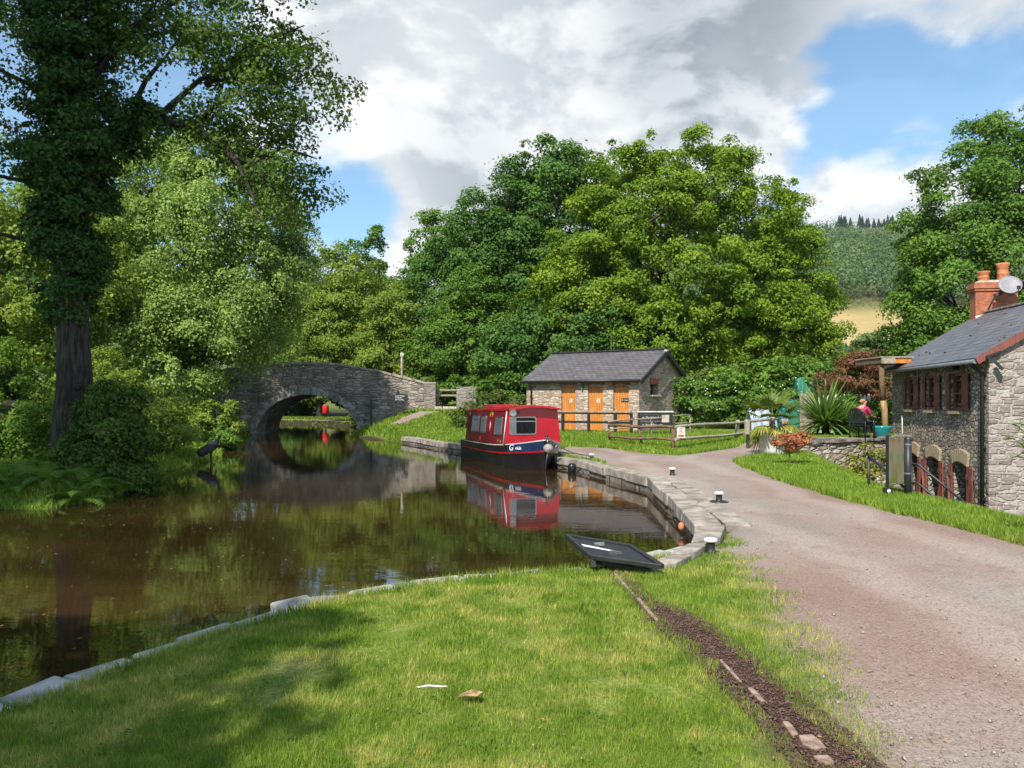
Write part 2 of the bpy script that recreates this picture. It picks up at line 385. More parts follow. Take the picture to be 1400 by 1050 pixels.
# ================================================================== LAND
RNG = np.random.default_rng(11); random.seed(5)
LAWN_EDGE = [(-6.5, 1.0), (-4.4, 3.2), (-3.03, 4.72), (-2.5, 6.0), (-2.0, 6.84), (-1.5, 7.4), (-.5, 8.1), (.75, 8.5), (1.45, 9.0), (2.15, 9.9)]
QUAY = [(2.45, 10.5), (2.58, 11.9), (2.74, 14.6), (2.88, 16.9), (2.3, 19.4), (1.74, 22.0), (.0, 26.0), (-2.9, 31.5), (-4.1, 34.6), (-5.0, 36.3)]
GRASS_BANK = [(-6.0, 38.5), (-8.2, 42.5), (-8.85, 45.0), (-8.9, 47.5), (-9.1, 50.5), (-11, 57), (-16.5, 65), (-30, 71), (-70, 76)]
FAR_BANK = [(-70, 68), (-30, 62), (-20, 57), (-16, 51.5), (-15.0, 49.5), (-14.9, 45.5), (-14.6, 42), (-12.9, 36), (-11.4, 31), (-10.0, 27.5), (-9.6, 25), (-9.5, 21), (-8.3, 17.8), (-7.9, 15.4), (-8.3, 14.0), (-9.4, 14.2), (-14, 11), (-17, 4), (-17, -16), (-8, -16)]
CANAL = LAWN_EDGE + QUAY + GRASS_BANK + FAR_BANK
def px(l, z=0.0): return [P(u, v, z)[:2] for u, v in l]
PATH = px([(1195, 1075), (1150, 960), (1112, 880), (1060, 800), (1005, 748)]) + [(2.95, 10.6), (3.3, 16.7), (2.78, 19.6), (2.3, 22.0), (1.5, 24.0)] \
    + [(1.3, 26.0), (2.0, 28.2), (3.3, 27.6), (4.2, 25.0), (5.0, 24.0), (6.2, 25.6), (7.6, 27.6), (9.0, 29.5), (9.6, 28.6), (8.3, 25.5), (7.2, 23.4), (6.0, 21.6), (5.7, 19.5), (5.5, 16.8), (5.5, 13.6), (5.65, 11.4), (5.8, 9.1), (5.9, 6), (6.0, 1.5), (2.0, 1.5)]
DIRT = px([(836, 776), (868, 812), (898, 846), (945, 890), (1000, 940), (1056, 1000), (1108, 1060)]) + px([(1200, 1060), (1130, 990), (1064, 938), (1020, 896), (968, 858), (925, 832), (892, 822), (866, 800), (846, 778)])
LC = ([-16, 0, 5, 10, 15, 20, 25, 32, 40, 47, 50, 52], [-12, -9, -6, -3, -3, -3.4, -4.8, -7, -11, -12, -12.2, -13])
def wall_y(x): return np.where(x < 14.9, 26 + .632 * (x - 9.1), 29.7)

def height(x, y, carve=True):
    x = np.asarray(x, float); y = np.asarray(y, float)
    d = poly_sd(x, y, CANAL)
    left = (x < np.interp(y, *LC)) & (y < 52)
    z = .25 * sstep(27, 33, y) * sstep(-3, 2, x)
    z = z + 1.12 * sstep(37.5, 46, y) * (1 - sstep(-2.5, 1.5, x)) * sstep(-8.6, -5.6, x)
    z = z + .35 * sstep(50, 62, y) * sstep(-8, 0, x)
    z = np.where(left, .02 + .05 * np.clip(d, 0, 10) + .12 * np.clip(d - 4, 0, 25), z)
    z = np.where((~left) & (y < 11) & (x < 3), z - .14 * np.exp(-np.clip(d, 0, 9) / .8) + .03 * (vnoise(x, y, .8, 3) - .5), z)
    x0 = 6.9 + np.clip(y - 16, 0, 40) * .24
    wy = wall_y(x)
    terr = .33 * sstep(7.6, 9.4, x) * sstep(25.6, 26.4, y)
    z = np.where((x > 6.0) & (y > 22), np.maximum(z, terr), z)
    drop = 2.1 * sstep(0, 3.4, x - x0)
    low = (x > 6.5) & (y < 34) & ((y < wy) | (x > 14.9)) 
    z = np.where(low, np.minimum(z, 0.0) - drop, z)
    r = x / np.maximum(np.abs(y), 1)
    hill = np.interp(y, [100, 150, 300, 420, 800, 950, 1050, 2200], [0, 4, 21, 49, 165, 205, 208, 120]) * (.4 + .6 * sstep(-.1, .33, r))
    z = z + hill * (1 + .05 * (vnoise(x, y, .006, 9) - .5))
    if carve:
        q = ((~left) & (y < 36.5) & (x > -6.5)) | ((y < 9.9) & (~left))
        z = np.where(q, z - 1.3 * (1 - sstep(.02, .3, d)), z)
        z = np.where(~q, z - .32 * (1 - sstep(0, .7, d)) - 1.0 * (1 - sstep(-1.6, -.02, d)), z)
    return z
def hz(x, y): return float(height(np.array([x]), np.array([y]))[0])

def axis(segs):
    out = []
    for a, b, s in segs: out += list(np.arange(a, b, s))
    return np.array(out)
gx = axis([(-1500, -200, 100), (-200, -40, 16), (-40, -17, 1.5), (-17, 17, .16), (17, 40, 1.0), (40, 200, 10), (200, 1000, 40), (1000, 2201, 150)])
gy = axis([(-120, -10, 10), (-10, 2, .6), (2, 38, .16), (38, 54, .3), (54, 90, 1.2), (90, 250, 8), (250, 1100, 25), (1100, 2600, 150)])
X, Y = np.meshgrid(gx, gy); Z = height(X, Y)
nx, ny = len(gx), len(gy)
idx = np.arange(nx * ny).reshape(ny, nx)
Fg = np.stack([idx[:-1, :-1], idx[:-1, 1:], idx[1:, 1:], idx[1:, :-1]], -1).reshape(-1, 4)
gm = mesh_np('ground', np.stack([X, Y, Z], -1).reshape(-1, 3), Fg, smooth=True)
def vattr(me, name, val):
    a = me.attributes.new(name, 'FLOAT', 'POINT'); a.data.foreach_set('value', np.asarray(val, np.float32).ravel())
dcan = poly_sd(X, Y, CANAL)
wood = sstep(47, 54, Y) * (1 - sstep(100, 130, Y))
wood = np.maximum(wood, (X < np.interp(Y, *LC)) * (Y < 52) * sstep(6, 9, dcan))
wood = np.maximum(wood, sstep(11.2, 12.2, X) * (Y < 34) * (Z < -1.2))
mud = (1 - sstep(-.02, .12, dcan))
pd0 = poly_sd(X, Y, PATH); bare = (1 - sstep(-.05, .55, pd0)) * (Y < 12) + (1 - sstep(-.1, .22, pd0)) * (Y >= 12); vattr(gm, 'soil', 1 - sstep(0, .16, poly_sd(X, Y, DIRT)))
bare = np.maximum(bare, (1 - sstep(.3, 1.0, dcan)) * (Y > 10.2) * (Y < 19) * (X > 0)); vattr(gm, 'bare', bare)
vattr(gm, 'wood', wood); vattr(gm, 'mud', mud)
vattr(gm, 'field', sstep(290, 300, Y) * (1 - sstep(415, 425, Y)) * (X > .25 * Y))
vattr(gm, 'hill', sstep(110, 150, Y))
def grass_col(t):
    g = nd(t, 'ShaderNodeNewGeometry').outputs['Position']
    big = noise(t, g, .55, 3.0, .6); mid = noise(t, g, 2.6, 3.0, .6)
    f = math_(t, 'ADD', math_(t, 'ADD', math_(t, 'MULTIPLY', big, .4), math_(t, 'MULTIPLY', mid, .3)), math_(t, 'MULTIPLY', noise(t, g, 11.0, 3.0, .65), .3))
    green = ramp(t, mid, [(.3, (.13, .23, .022)), (.7, (.25, .36, .05))])
    straw = ramp(t, mid, [(.3, (.38, .42, .095)), (.7, (.52, .47, .17))])
    s = nd(t, 'ShaderNodeSeparateXYZ', {0: g})
    near = maprange(t, s.outputs[1], 8.5, 14.0, 0, .16)      # the lawn on this side is drier than the far verges
    return mixc(t, maprange(t, math_(t, 'SUBTRACT', f, near), .45, .63, 0, .85), green, straw), mid, g
def path_col(t, g):
    big = noise(t, scaled(t, g, (.55, .3, 1)), .8, 4.0, .6)
    pc = ramp(t, big, [(.34, (.265, .18, .145)), (.5, (.305, .235, .2)), (.64, (.315, .275, .24))])
    s = nd(t, 'ShaderNodeSeparateXYZ', {0: g})
    tarm = math_(t, 'MULTIPLY', maprange(t, s.outputs[1], 9.0, 10.5), maprange(t, s.outputs[1], 17.5, 14.5))
    tarm = math_(t, 'MULTIPLY', tarm, maprange(t, math_(t, 'ADD', s.outputs[0], math_(t, 'MULTIPLY', big, 2.0)), 5.4, 4.6))
    pc = mixc(t, math_(t, 'MULTIPLY', tarm, .8), pc, (.25, .215, .19))
    # two faint paler wheel tracks running up the path
    wx = math_(t, 'ADD', s.outputs[0], math_(t, 'MULTIPLY', math_(t, 'SUBTRACT', noise(t, scaled(t, g, (0, .35, 0)), 1.0, 1.0), .5), 1.4))
    trk = math_(t, 'MAXIMUM', maprange(t, math_(t, 'ABSOLUTE', math_(t, 'SUBTRACT', wx, 3.4)), .42, .1), maprange(t, math_(t, 'ABSOLUTE', math_(t, 'SUBTRACT', wx, 5.0)), .42, .1))
    pc = mixc(t, math_(t, 'MULTIPLY', trk, .45), pc, (.41, .345, .3))
    sp = noise(t, g, 42, 3.0, .7); sp2 = nd(t, 'ShaderNodeTexVoronoi', {'Vector': g, 'Scale': 85.0}).outputs['Color']
    pc = mixc(t, 1.0, pc, ramp(t, sp, [(.3, (.74, .73, .73)), (.5, (.98, .98, .98)), (.72, (1.22, 1.2, 1.18))]), 'MULTIPLY')
    pc = mixc(t, 1.0, pc, ramp(t, nd(t, 'ShaderNodeSeparateColor', {0: sp2}).outputs[0], [(0, (.82, .8, .79)), (.6, (1.03, 1.03, 1.03)), (1, (1.16, 1.16, 1.16))]), 'MULTIPLY')
    pc = mixc(t, maprange(t, noise(t, g, 1.6, 5.0, .7), .52, .7, 0, .4), pc, (.19, .115, .085))
    return pc, sp
gmat, t, b = new_mat('ground_grass')
gc, mid, gpos = grass_col(t)
def at(t, n): return nd(t, 'ShaderNodeAttribute', attribute_name=n).outputs['Fac']
gc = mixc(t, maprange(t, noise(t, gpos, 34, 3.0, .7), .3, .7, .75, .2), gc, (.09, .07, .03))
fieldc = ramp(t, noise(t, gpos, .035, 4.0), [(.3, (.34, .25, .1)), (.7, (.46, .35, .16))])
hillc = ramp(t, noise(t, gpos, .012, 4.0), [(.35, (.1, .12, .04)), (.65, (.2, .19, .075))])
gc = mixc(t, at(t, 'hill'), gc, hillc); gc = mixc(t, at(t, 'field'), gc, fieldc)
gc = mixc(t, at(t, 'bare'), gc, path_col(t, gpos)[0]); gc = mixc(t, at(t, 'soil'), gc, mixc(t, noise(t, gpos, 40, 2.0), (.06, .035, .025), (.15, .09, .065)))
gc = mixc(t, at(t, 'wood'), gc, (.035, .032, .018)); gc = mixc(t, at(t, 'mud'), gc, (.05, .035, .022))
setc(t, b, 'Base Color', gc); b.inputs['Roughness'].default_value = .95; b.inputs['Specular IOR Level'].default_value = .1
bump(t, b, noise(t, gpos, 30, 3.0), .5, .03)
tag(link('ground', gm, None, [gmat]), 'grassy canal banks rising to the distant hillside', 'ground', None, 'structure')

# ------------------------------------------------------------------ water
wm, t, b = new_mat('canal_water')
g = nd(t, 'ShaderNodeNewGeometry').outputs['Position']
setc(t, b, 'Base Color', mixc(t, maprange(t, noise(t, scaled(t, g, (.12, .5, 1)), 1.0, 3.0), .4, .7), (.024, .0135, .005), (.052, .029, .0105)))
b.inputs['Roughness'].default_value = .012; b.inputs['IOR'].default_value = 1.75; b.inputs['Specular IOR Level'].default_value = .5
h = math_(t, 'ADD', noise(t, scaled(t, g, (.9, 2.2, 1)), 1.3, 2.0), math_(t, 'MULTIPLY', noise(t, scaled(t, g, (1.5, 4, 1)), 3.5, 2.0), .25))
bump(t, b, h, .085, .02)
wb = MB(); wp = [(x, y) for x, y in CANAL]
vs = [Vector((x, y)) for x, y in [(-90, -20), (6, -20), (4.5, 9), (5, 30), (0, 50), (-5, 80), (-90, 90)]]
wb.add([(v.x, v.y, WATER) for v in vs], [list(range(len(vs)))])
tag(wb.build('canal_water', wm), 'still brown canal water', 'water', None, 'structure')

# ------------------------------------------------------------------ draped sheets
def drape(name, poly, sp, off, m, jitter=0.0, seed=0, hf=height, sink=0.0):
    n = len(poly); bd = []
    for i in range(n):
        a, c = Vector(poly[i][:2]), Vector(poly[(i + 1) % n][:2]); k = max(1, int((c - a).length / sp))
        for j in range(k):
            p = a.lerp(c, j / k); nr = Vector((-(c - a).y, (c - a).x)).normalized()
            q = (vnoise(p.x, p.y, 1.5, seed) - .5) * 2 + (vnoise(p.x, p.y, 5, seed + 1) - .5)
            bd.append(p + nr * float(q) * jitter)
    bp = [tuple(p) for p in bd]
    xs = np.arange(min(p[0] for p in bp), max(p[0] for p in bp), sp); ys = np.arange(min(p[1] for p in bp), max(p[1] for p in bp), sp)
    A, B = np.meshgrid(xs, ys); ins = poly_sd(A, B, bp) < -sp * .5
    pts = bd + [Vector((a, c)) for a, c in zip(A[ins], B[ins])]
    nb = len(bd)
    v, e, f, *_ = delaunay_2d_cdt(pts, [(i, (i + 1) % nb) for i in range(nb)], [], 1, 1e-5)
    v = np.array([tuple(p) for p in v]); z = hf(v[:, 0], v[:, 1]) + off; z[poly_sd(v[:, 0], v[:, 1], bp) > -sp * .3] -= sink
    return link(name, mesh_np(name, np.column_stack([v, z]), np.array([list(q) for q in f]), smooth=True), None, [m])
pm, t, b = new_mat('path_gravel')
g = nd(t, 'ShaderNodeNewGeometry').outputs['Position']
pc, sp = path_col(t, g)
setc(t, b, 'Base Color', pc); b.inputs['Roughness'].default_value = .92; b.inputs['Specular IOR Level'].default_value = .2
bump(t, b, math_(t, 'ADD', sp, noise(t, g, 9, 3.0)), .55, .02)
tag(drape('path', PATH, .22, .006, pm, .2, 3, sink=.03), 'reddish gravel towpath', 'path', None, 'structure')
dm, t, b = new_mat('bare_soil')
g = nd(t, 'ShaderNodeNewGeometry').outputs['Position']
setc(t, b, 'Base Color', ramp(t, noise(t, g, 22, 4.0, .7), [(.3, (.05, .028, .02)), (.55, (.11, .063, .045)), (.75, (.2, .13, .1))]))
b.inputs['Roughness'].default_value = 1.0; b.inputs['Specular IOR Level'].default_value = .1
bump(t, b, noise(t, g, 35, 4.0, .7), 1.0, .03)
tag(drape('soil_strip', DIRT, .07, .012, dm, .07, 8), 'strip of bare dark soil across the lawn', 'soil', None, 'structure')
STEP_PATH = [(-6.4, 41.2), (-5.7, 41.2), (-4.0, 44.6), (-5.1, 44.8)]
tag(drape('footpath', STEP_PATH, .2, .014, pm, .1, 5), 'worn footpath up to the bridge steps', 'path', None, 'structure')
FARP = [(-9.4, 49), (-8.0, 49), (-9.2, 58), (-14.5, 67), (-30, 75.5), (-60, 80), (-60, 77.5), (-30, 73), (-16.5, 66.5), (-10.7, 58)]
tag(drape('towpath', FARP, .6, .03, pm, .1, 6), 'pale towpath beyond the bridge', 'path', None, 'structure')

# ------------------------------------------------------------------ quay and edgings
def strip_stones(mb, line, w, zt, depth, ln, off=0.0, jit=.015, seed=1, taper=.03):
    r = random.Random(seed)
    for i in range(len(line) - 1):
        a, c = Vector(line[i]), Vector(line[i + 1]); L = (c - a).length; d = (c - a).normalized(); nr = Vector((d.y, -d.x))
        k = max(1, round(L / ln)); s = L / k
        for j in range(k):
            p = a + d * s * (j + .5) + nr * (w / 2 + off + r.uniform(-jit, jit)); z = zt + r.uniform(-.012, .012)
            mb.box((p.x, p.y, z - depth / 2), (s - .016, w + r.uniform(-.02, .02), depth), math.atan2(d.y, d.x), jit=jit * .6)
q = thing('quay_wall', 'curved stone quay wall with coping beside the gravel path', 'wall', (2.9, 16.9, 0))
def local(mb, o): mb.v = [(x - o[0], y - o[1], z - o[2]) for x, y, z in mb.v]; return mb
OQ = (2.9, 16.9, 0)
m1 = MB()
for i in range(len(QUAY) - 1):
    a, c = QUAY[i], QUAY[i + 1]; d = Vector((c[0] - a[0], c[1] - a[1])).normalized(); nr = Vector((d.y, -d.x)) * .22
    m1.add([(a[0], a[1], -1.2), (c[0], c[1], -1.2), (c[0], c[1], -.13), (a[0], a[1], -.13), (a[0] + nr.x, a[1] + nr.y, -1.2), (c[0] + nr.x, c[1] + nr.y, -1.2), (c[0] + nr.x, c[1] + nr.y, -.13), (a[0] + nr.x, a[1] + nr.y, -.13)], [(0, 1, 2, 3), (4, 7, 6, 5), (3, 2, 6, 7)])
local(m1, OQ).build('wall_face', M['stone_quay'], q)
m2 = MB(); strip_stones(m2, QUAY[:4], .36, .035, .2, .95, -.03, .02, 4); strip_stones(m2, QUAY[3:], .34, .03, .2, 1.1, -.03, .02, 5)
local(m2, OQ).build('coping', M['coping'], q, .02)
m3 = MB(); strip_stones(m3, QUAY[:4], .33, .022, .12, 1.15, .35, .02, 6)
local(m3, OQ).build('paving_course', M['coping'], q, .015)
e = thing('stone_edging', 'rough pale stone edging between the near lawn and the water', 'edging', (-3, 4.7, -.2))
m4 = MB(); strip_stones(m4, LAWN_EDGE, .42, -.12, .5, .5, -.07, .05, 9); strip_stones(m4, LAWN_EDGE, .16, -.17, .3, .4, .24, .03, 19)
local(m4, (-3, 4.7, -.2)).build('edge_stones', M['slab'], e, .025)
fl = [[(953, 719), (992, 718), (985, 735), (945, 741)], [(940, 743), (972, 741), (950, 754), (915, 757)], [(908, 759), (946, 757), (925, 768), (884, 771)]]
for i, pl in enumerate(fl):
    pts = [P(u, v, .02)[:2] for u, v in pl]; c = (sum(p[0] for p in pts) / 4, sum(p[1] for p in pts) / 4)
    k = MB().prism([(p[0] - c[0], p[1] - c[1]) for p in pts], -.1, .0 - .006 * i)
    o = k.build('flagstone', M['coping'], None, .015); o.location = (c[0], c[1], .028)
    tag(o, ['largest worn flagstone at the end of the quay coping', 'worn flagstone behind the nearest mooring bollard', 'worn flagstone beside the fallen signboard'][i], 'flagstone', 'flagstones at the quay corner')
M['kerb'] = mat('kerb_stone', (.36, .25, .19), .9, var=.5, scale=12, bmp=.8)
kerbs = [((841, 779), (869, 810), .035), ((871, 812), (900, 845), .035), ((984, 896), (1013, 927), .022), ((1025, 936), (1044, 955), .035), ((1073, 983), (1088, 1001), .04), ((1099, 1002), (1119, 1020), .1), ((1122, 1030), (1134, 1041), .07)]
kl = ['long thin kerb stone nearest the fallen signboard', 'long thin kerb stone in the soil below the signboard', 'thin sliver of kerb stone midway along the soil strip', 'short kerb stone sliver in the wide soil', 'narrow pale kerb stone beside the broad one', 'broad pale kerb stone in the soil at the path edge', 'pale kerb stone at the bottom of the soil strip']
for (a, c, w), lb in zip(kerbs, kl):
    A, C = Vector(P(*a, .03)), Vector(P(*c, .03)); d = (C - A); L = d.length; mid = (A + C) / 2
    poly = [(-w * random.uniform(.3, .5), -L / 2), (w * random.uniform(.2, .5), -L / 2 * random.uniform(.9, 1)), (w * .5, L * .1), (w * random.uniform(.2, .5), L / 2), (-w * .4, L / 2 * random.uniform(.85, 1)), (-w * .5, -L * .1)]
    o = MB().prism(poly, -.05, .0).build('kerb_stone', M['kerb'], None, .006)
    o.location = (mid.x, mid.y, hz(mid.x, mid.y) + .026); o.rotation_euler = (0, 0, math.atan2(d.y, d.x) - PI / 2)
    tag(o, lb, 'kerb stone', 'kerb stones in the soil strip')

# ------------------------------------------------------------------ grass, chips, stones (uncountable)
pathsd = lambda x, y: poly_sd(x, y, PATH)
def blades(name, x, y, hgt, wid, label):
    n = len(x); z = height(x, y)
    a = RNG.uniform(0, 2 * PI, n); ln = RNG.uniform(.1, .8, n) * hgt; la = RNG.uniform(0, 2 * PI, n)
    bx, by = np.cos(a) * wid / 2, np.sin(a) * wid / 2
    V = np.empty((n, 3, 3))
    V[:, 0] = np.column_stack([x - bx, y - by, z - .01]); V[:, 1] = np.column_stack([x + bx, y + by, z - .01])
    V[:, 2] = np.column_stack([x + np.cos(la) * ln, y + np.sin(la) * ln, z + hgt])
    me = mesh_np(name, V.reshape(-1, 3), np.arange(3 * n).reshape(n, 3), RNG.random(n))
    return tag(link(name, me, None, [M['grass']]), label, 'grass', None, 'stuff')
bm, t, b = new_mat('grass_blades')
gc, mid, gpos = grass_col(t)
tn = nd(t, 'ShaderNodeAttribute', attribute_name='tint').outputs['Fac']
gc = mixc(t, 1.0, gc, ramp(t, tn, [(0, (.6, .66, .55)), (.7, (1.15, 1.15, 1.0)), (.86, (1.45, 1.35, 1.2)), (1, (2.1, 1.55, 1.7))]), 'MULTIPLY')
setc(t, b, 'Base Color', gc); b.inputs['Roughness'].default_value = .6; b.inputs['Specular IOR Level'].default_value = .25
tr = nd(t, 'ShaderNodeBsdfTranslucent', {'Color': gc}); mx = nd(t, 'ShaderNodeMixShader', {0: .35, 1: b.outputs[0], 2: tr.outputs[0]})
t.links.new(mx.outputs[0], t.nodes['Material Output'].inputs[0]); M['grass'] = bm
def scatter(n, x0, x1, y0, y1, pw):
    u = RNG.random(n)                     # density falls with distance
    k = 1 - pw; y = (y0 ** k + u * (y1 ** k - y0 ** k)) ** (1 / k)
    return RNG.uniform(x0, x1, n), y
def inview(x, y, m=.06): return (x / y > -.642 - m) & (x / y < .642 + m)
x, y = scatter(620000, -6.5, 3.4, 2.9, 11, 1.55)
dc, dp, dd = poly_sd(x, y, CANAL), pathsd(x, y), poly_sd(x, y, DIRT)
sparse = np.clip((dp + .7 * (vnoise(x, y, 2.2, 5) * .6 + vnoise(x, y, 6, 15) * .4 - .3)) / .55, 0, 1) ** 1.3
keep = inview(x, y) & (dc > np.where(x < -2.35, .34, .06) - .12 * vnoise(x, y, 2, 2)) & (sparse > RNG.random(len(x)) * .9) & (dd > -.06 + .1 * (vnoise(x, y, 8, 4) - .4)) & (vnoise(x, y, 2.2, 8) * .6 + vnoise(x, y, 6, 3) * .4 > .12 + .3 * RNG.random(len(x)))
keep &= ~((y > 8.9) & (x > 1.0) & (x < 2.9) & (poly_sd(x, y, [p for p in px([(992, 715), (960, 745), (900, 772), (870, 770), (930, 735), (950, 718)])]) < 0))
x, y = x[keep], y[keep]; tall = 1 + .7 * (vnoise(x, y, 5, 12) ** 2) + 1.3 * (poly_sd(x, y, CANAL) < .4)
blades('lawn_grass', x, y, RNG.uniform(.014, .036, len(x)) * tall * (.85 + .05 * y), .0014 * y * RNG.uniform(.7, 1.2, len(x)), 'short dry lawn grass in the foreground')
x, y = scatter(300000, 5.0, 16, 8.5, 31, 1.2)
dp = pathsd(x, y); zz = height(x, y)
keep = inview(x, y) & (dp > .05 - .12 * vnoise(x, y, 2.5, 7)) & (zz > -1.75) & ((y < wall_y(x) - .15) | (y > wall_y(x) + .35))
x, y = x[keep], y[keep]
blades('verge_grass', x, y, RNG.uniform(.04, .1, len(x)) * (1 + .6 * (pathsd(x, y) < .35)), .0017 * y * RNG.uniform(.7, 1.2, len(x)), 'bright green mown grass verge beside the path')
x, y = scatter(150000, -9, 9, 21, 47, 1.1)
dc, dp = poly_sd(x, y, CANAL), pathsd(x, y)
keep = (x > np.interp(y, *LC)) & (dc > np.where(y < 37, .42, .08)) & (dp > 0) & (poly_sd(x, y, STEP_PATH) > .0) & ((y > 27 - 1.2 * (x < 1.4)) | (dp < .4)) & ((y > 27.5) | (x < 3.5) | (dp < 3))
x, y = x[keep], y[keep]
blades('bank_grass', x, y, RNG.uniform(.06, .15, len(x)) * (1 + 1.2 * ((y > 37) & (poly_sd(x, y, CANAL) < .7))), .0018 * y * RNG.uniform(.7, 1.2, len(x)), 'green grass on the bank below the stone hut and bridge')
x, y = scatter(90000, -17, -7.5, 13, 46, 1.02)
dc = poly_sd(x, y, CANAL); keep = (x < np.interp(y, *LC)) & (dc > .0) & (dc < 6)
x, y = x[keep], y[keep]
blades('far_bank_grass', x, y, RNG.uniform(.04, .11, len(x)) * (1 + .8 * (poly_sd(x, y, CANAL) < .5)), .002 * y * RNG.uniform(.7, 1.2, len(x)), 'rough grass on the far left bank')
x = RNG.uniform(-30, -7, 20000); y = RNG.uniform(51, 84, 20000); keep = (poly_sd(x, y, CANAL) > 0) & (poly_sd(x, y, FARP) > 0); x, y = x[keep], y[keep]
blades('canal_bend_grass', x, y, RNG.uniform(.06, .16, len(x)), RNG.uniform(.05, .1, len(x)), 'grass beside the canal bend seen through the arch')

def chips(name, x, y, size, m, label, cat, flat=.35, up=.02):
    n = len(x); z = height(x, y) + up
    T = np.array([(0, 0, 1.0), (.94, 0, -.33), (-.47, .82, -.33), (-.47, -.82, -.33)])
    V = T[None] * size[:, None, None]; V = V * RNG.uniform(.5, 1.3, (n, 1, 3)) * np.array([1, 1, flat])
    a = RNG.uniform(0, 2 * PI, n); ca, sa = np.cos(a)[:, None], np.sin(a)[:, None]
    V = np.stack([V[:, :, 0] * ca - V[:, :, 1] * sa + x[:, None], V[:, :, 0] * sa + V[:, :, 1] * ca + y[:, None], V[:, :, 2] + z[:, None]], -1)
    Fq = np.array([(0, 1, 2), (0, 2, 3), (0, 3, 1), (1, 3, 2)])
    me = mesh_np(name, V.reshape(-1, 3), (np.arange(n)[:, None, None] * 4 + Fq[None]).reshape(-1, 3))
    return tag(link(name, me, None, [m]), label, cat, None, 'stuff')
x, y = RNG.uniform(.4, 2.6, 60000), RNG.uniform(3.0, 8.6, 60000); k = poly_sd(x, y, DIRT) < .06; x, y = x[k], y[k]
chips('bark_mulch', x, y, RNG.uniform(.004, .016, len(x)), M['chip'], 'dark bark chips in the soil strip', 'mulch')
x, y = scatter(26000, .8, 6.4, 2.8, 12, 1.6); k = (pathsd(x, y) < .1); x, y = x[k], y[k]
M['grit'] = mat('pale_grit', (.4, .33, .29), .9, var=.5, scale=40, bmp=0)
chips('path_grit', x, y, RNG.uniform(.003, .009, len(x)) * (1 + (RNG.random(len(x)) > .985) * 1.6), M['grit'], 'loose grit on the gravel path', 'gravel', .6, .014)
# leaf litter: fallen leaves on lawn and path, specks on the water
n = 420; x, y = RNG.uniform(-3, 6, n), 3.2 + 11 * RNG.random(n) ** 1.4; k = (poly_sd(x, y, CANAL) > .3) & (height(x, y) > -.3); x, y = x[k], y[k]
M['litter'] = mat('dry_leaf', (.38, .24, .1), .8, var=.5, scale=30, bmp=0)
chips('fallen_leaves', x, y, RNG.uniform(.008, .02, len(x)), M['litter'], 'scattered dry leaves on lawn and path', 'leaves', .2, .03)
n = 700; x, y = RNG.uniform(-9, 2.5, n), 5 + 28 * RNG.random(n) ** 1.3; k = poly_sd(x, y, CANAL) < -.15; x, y = x[k], y[k]
o = chips('floating_leaves', x, y, RNG.uniform(.008, .026, len(x)), M['litter'], 'small leaves floating on the canal', 'leaves', .1, 0)
co = np.empty(len(o.data.vertices) * 3, np.float32); o.data.vertices.foreach_get('co', co); co = co.reshape(-1, 3)
co[:, 2] = WATER + .004 + np.tile([.003, 0, 0, 0], len(co) // 4); o.data.vertices.foreach_set('co', co.ravel())
n = 90; cxx, cyy = scatter(n, -4, 2.4, 3.2, 9, 1.5); kk = (poly_sd(cxx, cyy, CANAL) > .4) & (pathsd(cxx, cyy) > .15) & (poly_sd(cxx, cyy, DIRT) > .05); cxx, cyy = cxx[kk], cyy[kk]
V_, T_ = [], []
for a0, b0 in zip(cxx, cyy):
    rr = random.uniform(.03, .085); z0 = hz(a0, b0)
    for j in range(random.randint(8, 20)):
        an = random.uniform(0, 2 * PI); q = rr * random.random() ** .5; L_ = random.uniform(.012, .028); c0, s0 = math.cos(an), math.sin(an); x0_, y0_ = a0 + c0 * q, b0 + s0 * q; h0 = z0 + random.uniform(.02, .042)
        V_ += [(x0_, y0_, h0 - .01), (x0_ + c0 * L_ * .6 - s0 * L_ * .35, y0_ + s0 * L_ * .6 + c0 * L_ * .35, h0), (x0_ + c0 * L_ * 1.2, y0_ + s0 * L_ * 1.2, h0 - .004), (x0_ + c0 * L_ * .6 + s0 * L_ * .35, y0_ + s0 * L_ * .6 - c0 * L_ * .35, h0)]; T_.append(random.random() * .8)
tag(link('clover_weeds', mesh_np('clover_weeds', V_, np.arange(len(V_)).reshape(-1, 4), T_), None, [M['leaf_mid']]), 'small broad-leaved weeds dotted through the lawn', 'weeds', None, 'stuff')
# single big leaf and twig on the lawn
lv = P(640, 950, .05)
o = MB().add([(-.06, 0, 0), (-.02, -.035, .02), (.05, -.02, .012), (.08, .01, .025), (.02, .035, .03), (-.03, .03, .012)], [(0, 1, 4, 5), (1, 2, 3, 4)]).build('dry_leaf', M['litter'])
so = o.modifiers.new('s', 'SOLIDIFY'); so.thickness = .002
o.location = (lv[0], lv[1], hz(lv[0], lv[1]) + .045); tag(o, 'curled tan leaf lying on the lawn', 'leaf')
lv = P(590, 938, .05)
o = MB().tube([(-.08, 0, 0), (-.02, .01, .006), (.05, 0, .004), (.09, -.012, .01)], [.004, .006, .006, .003], 6).build('pale_stick', M['offwhite'])
o.location = (lv[0], lv[1], hz(lv[0], lv[1]) + .05); tag(o, 'small pale stick lying on the lawn', 'stick')
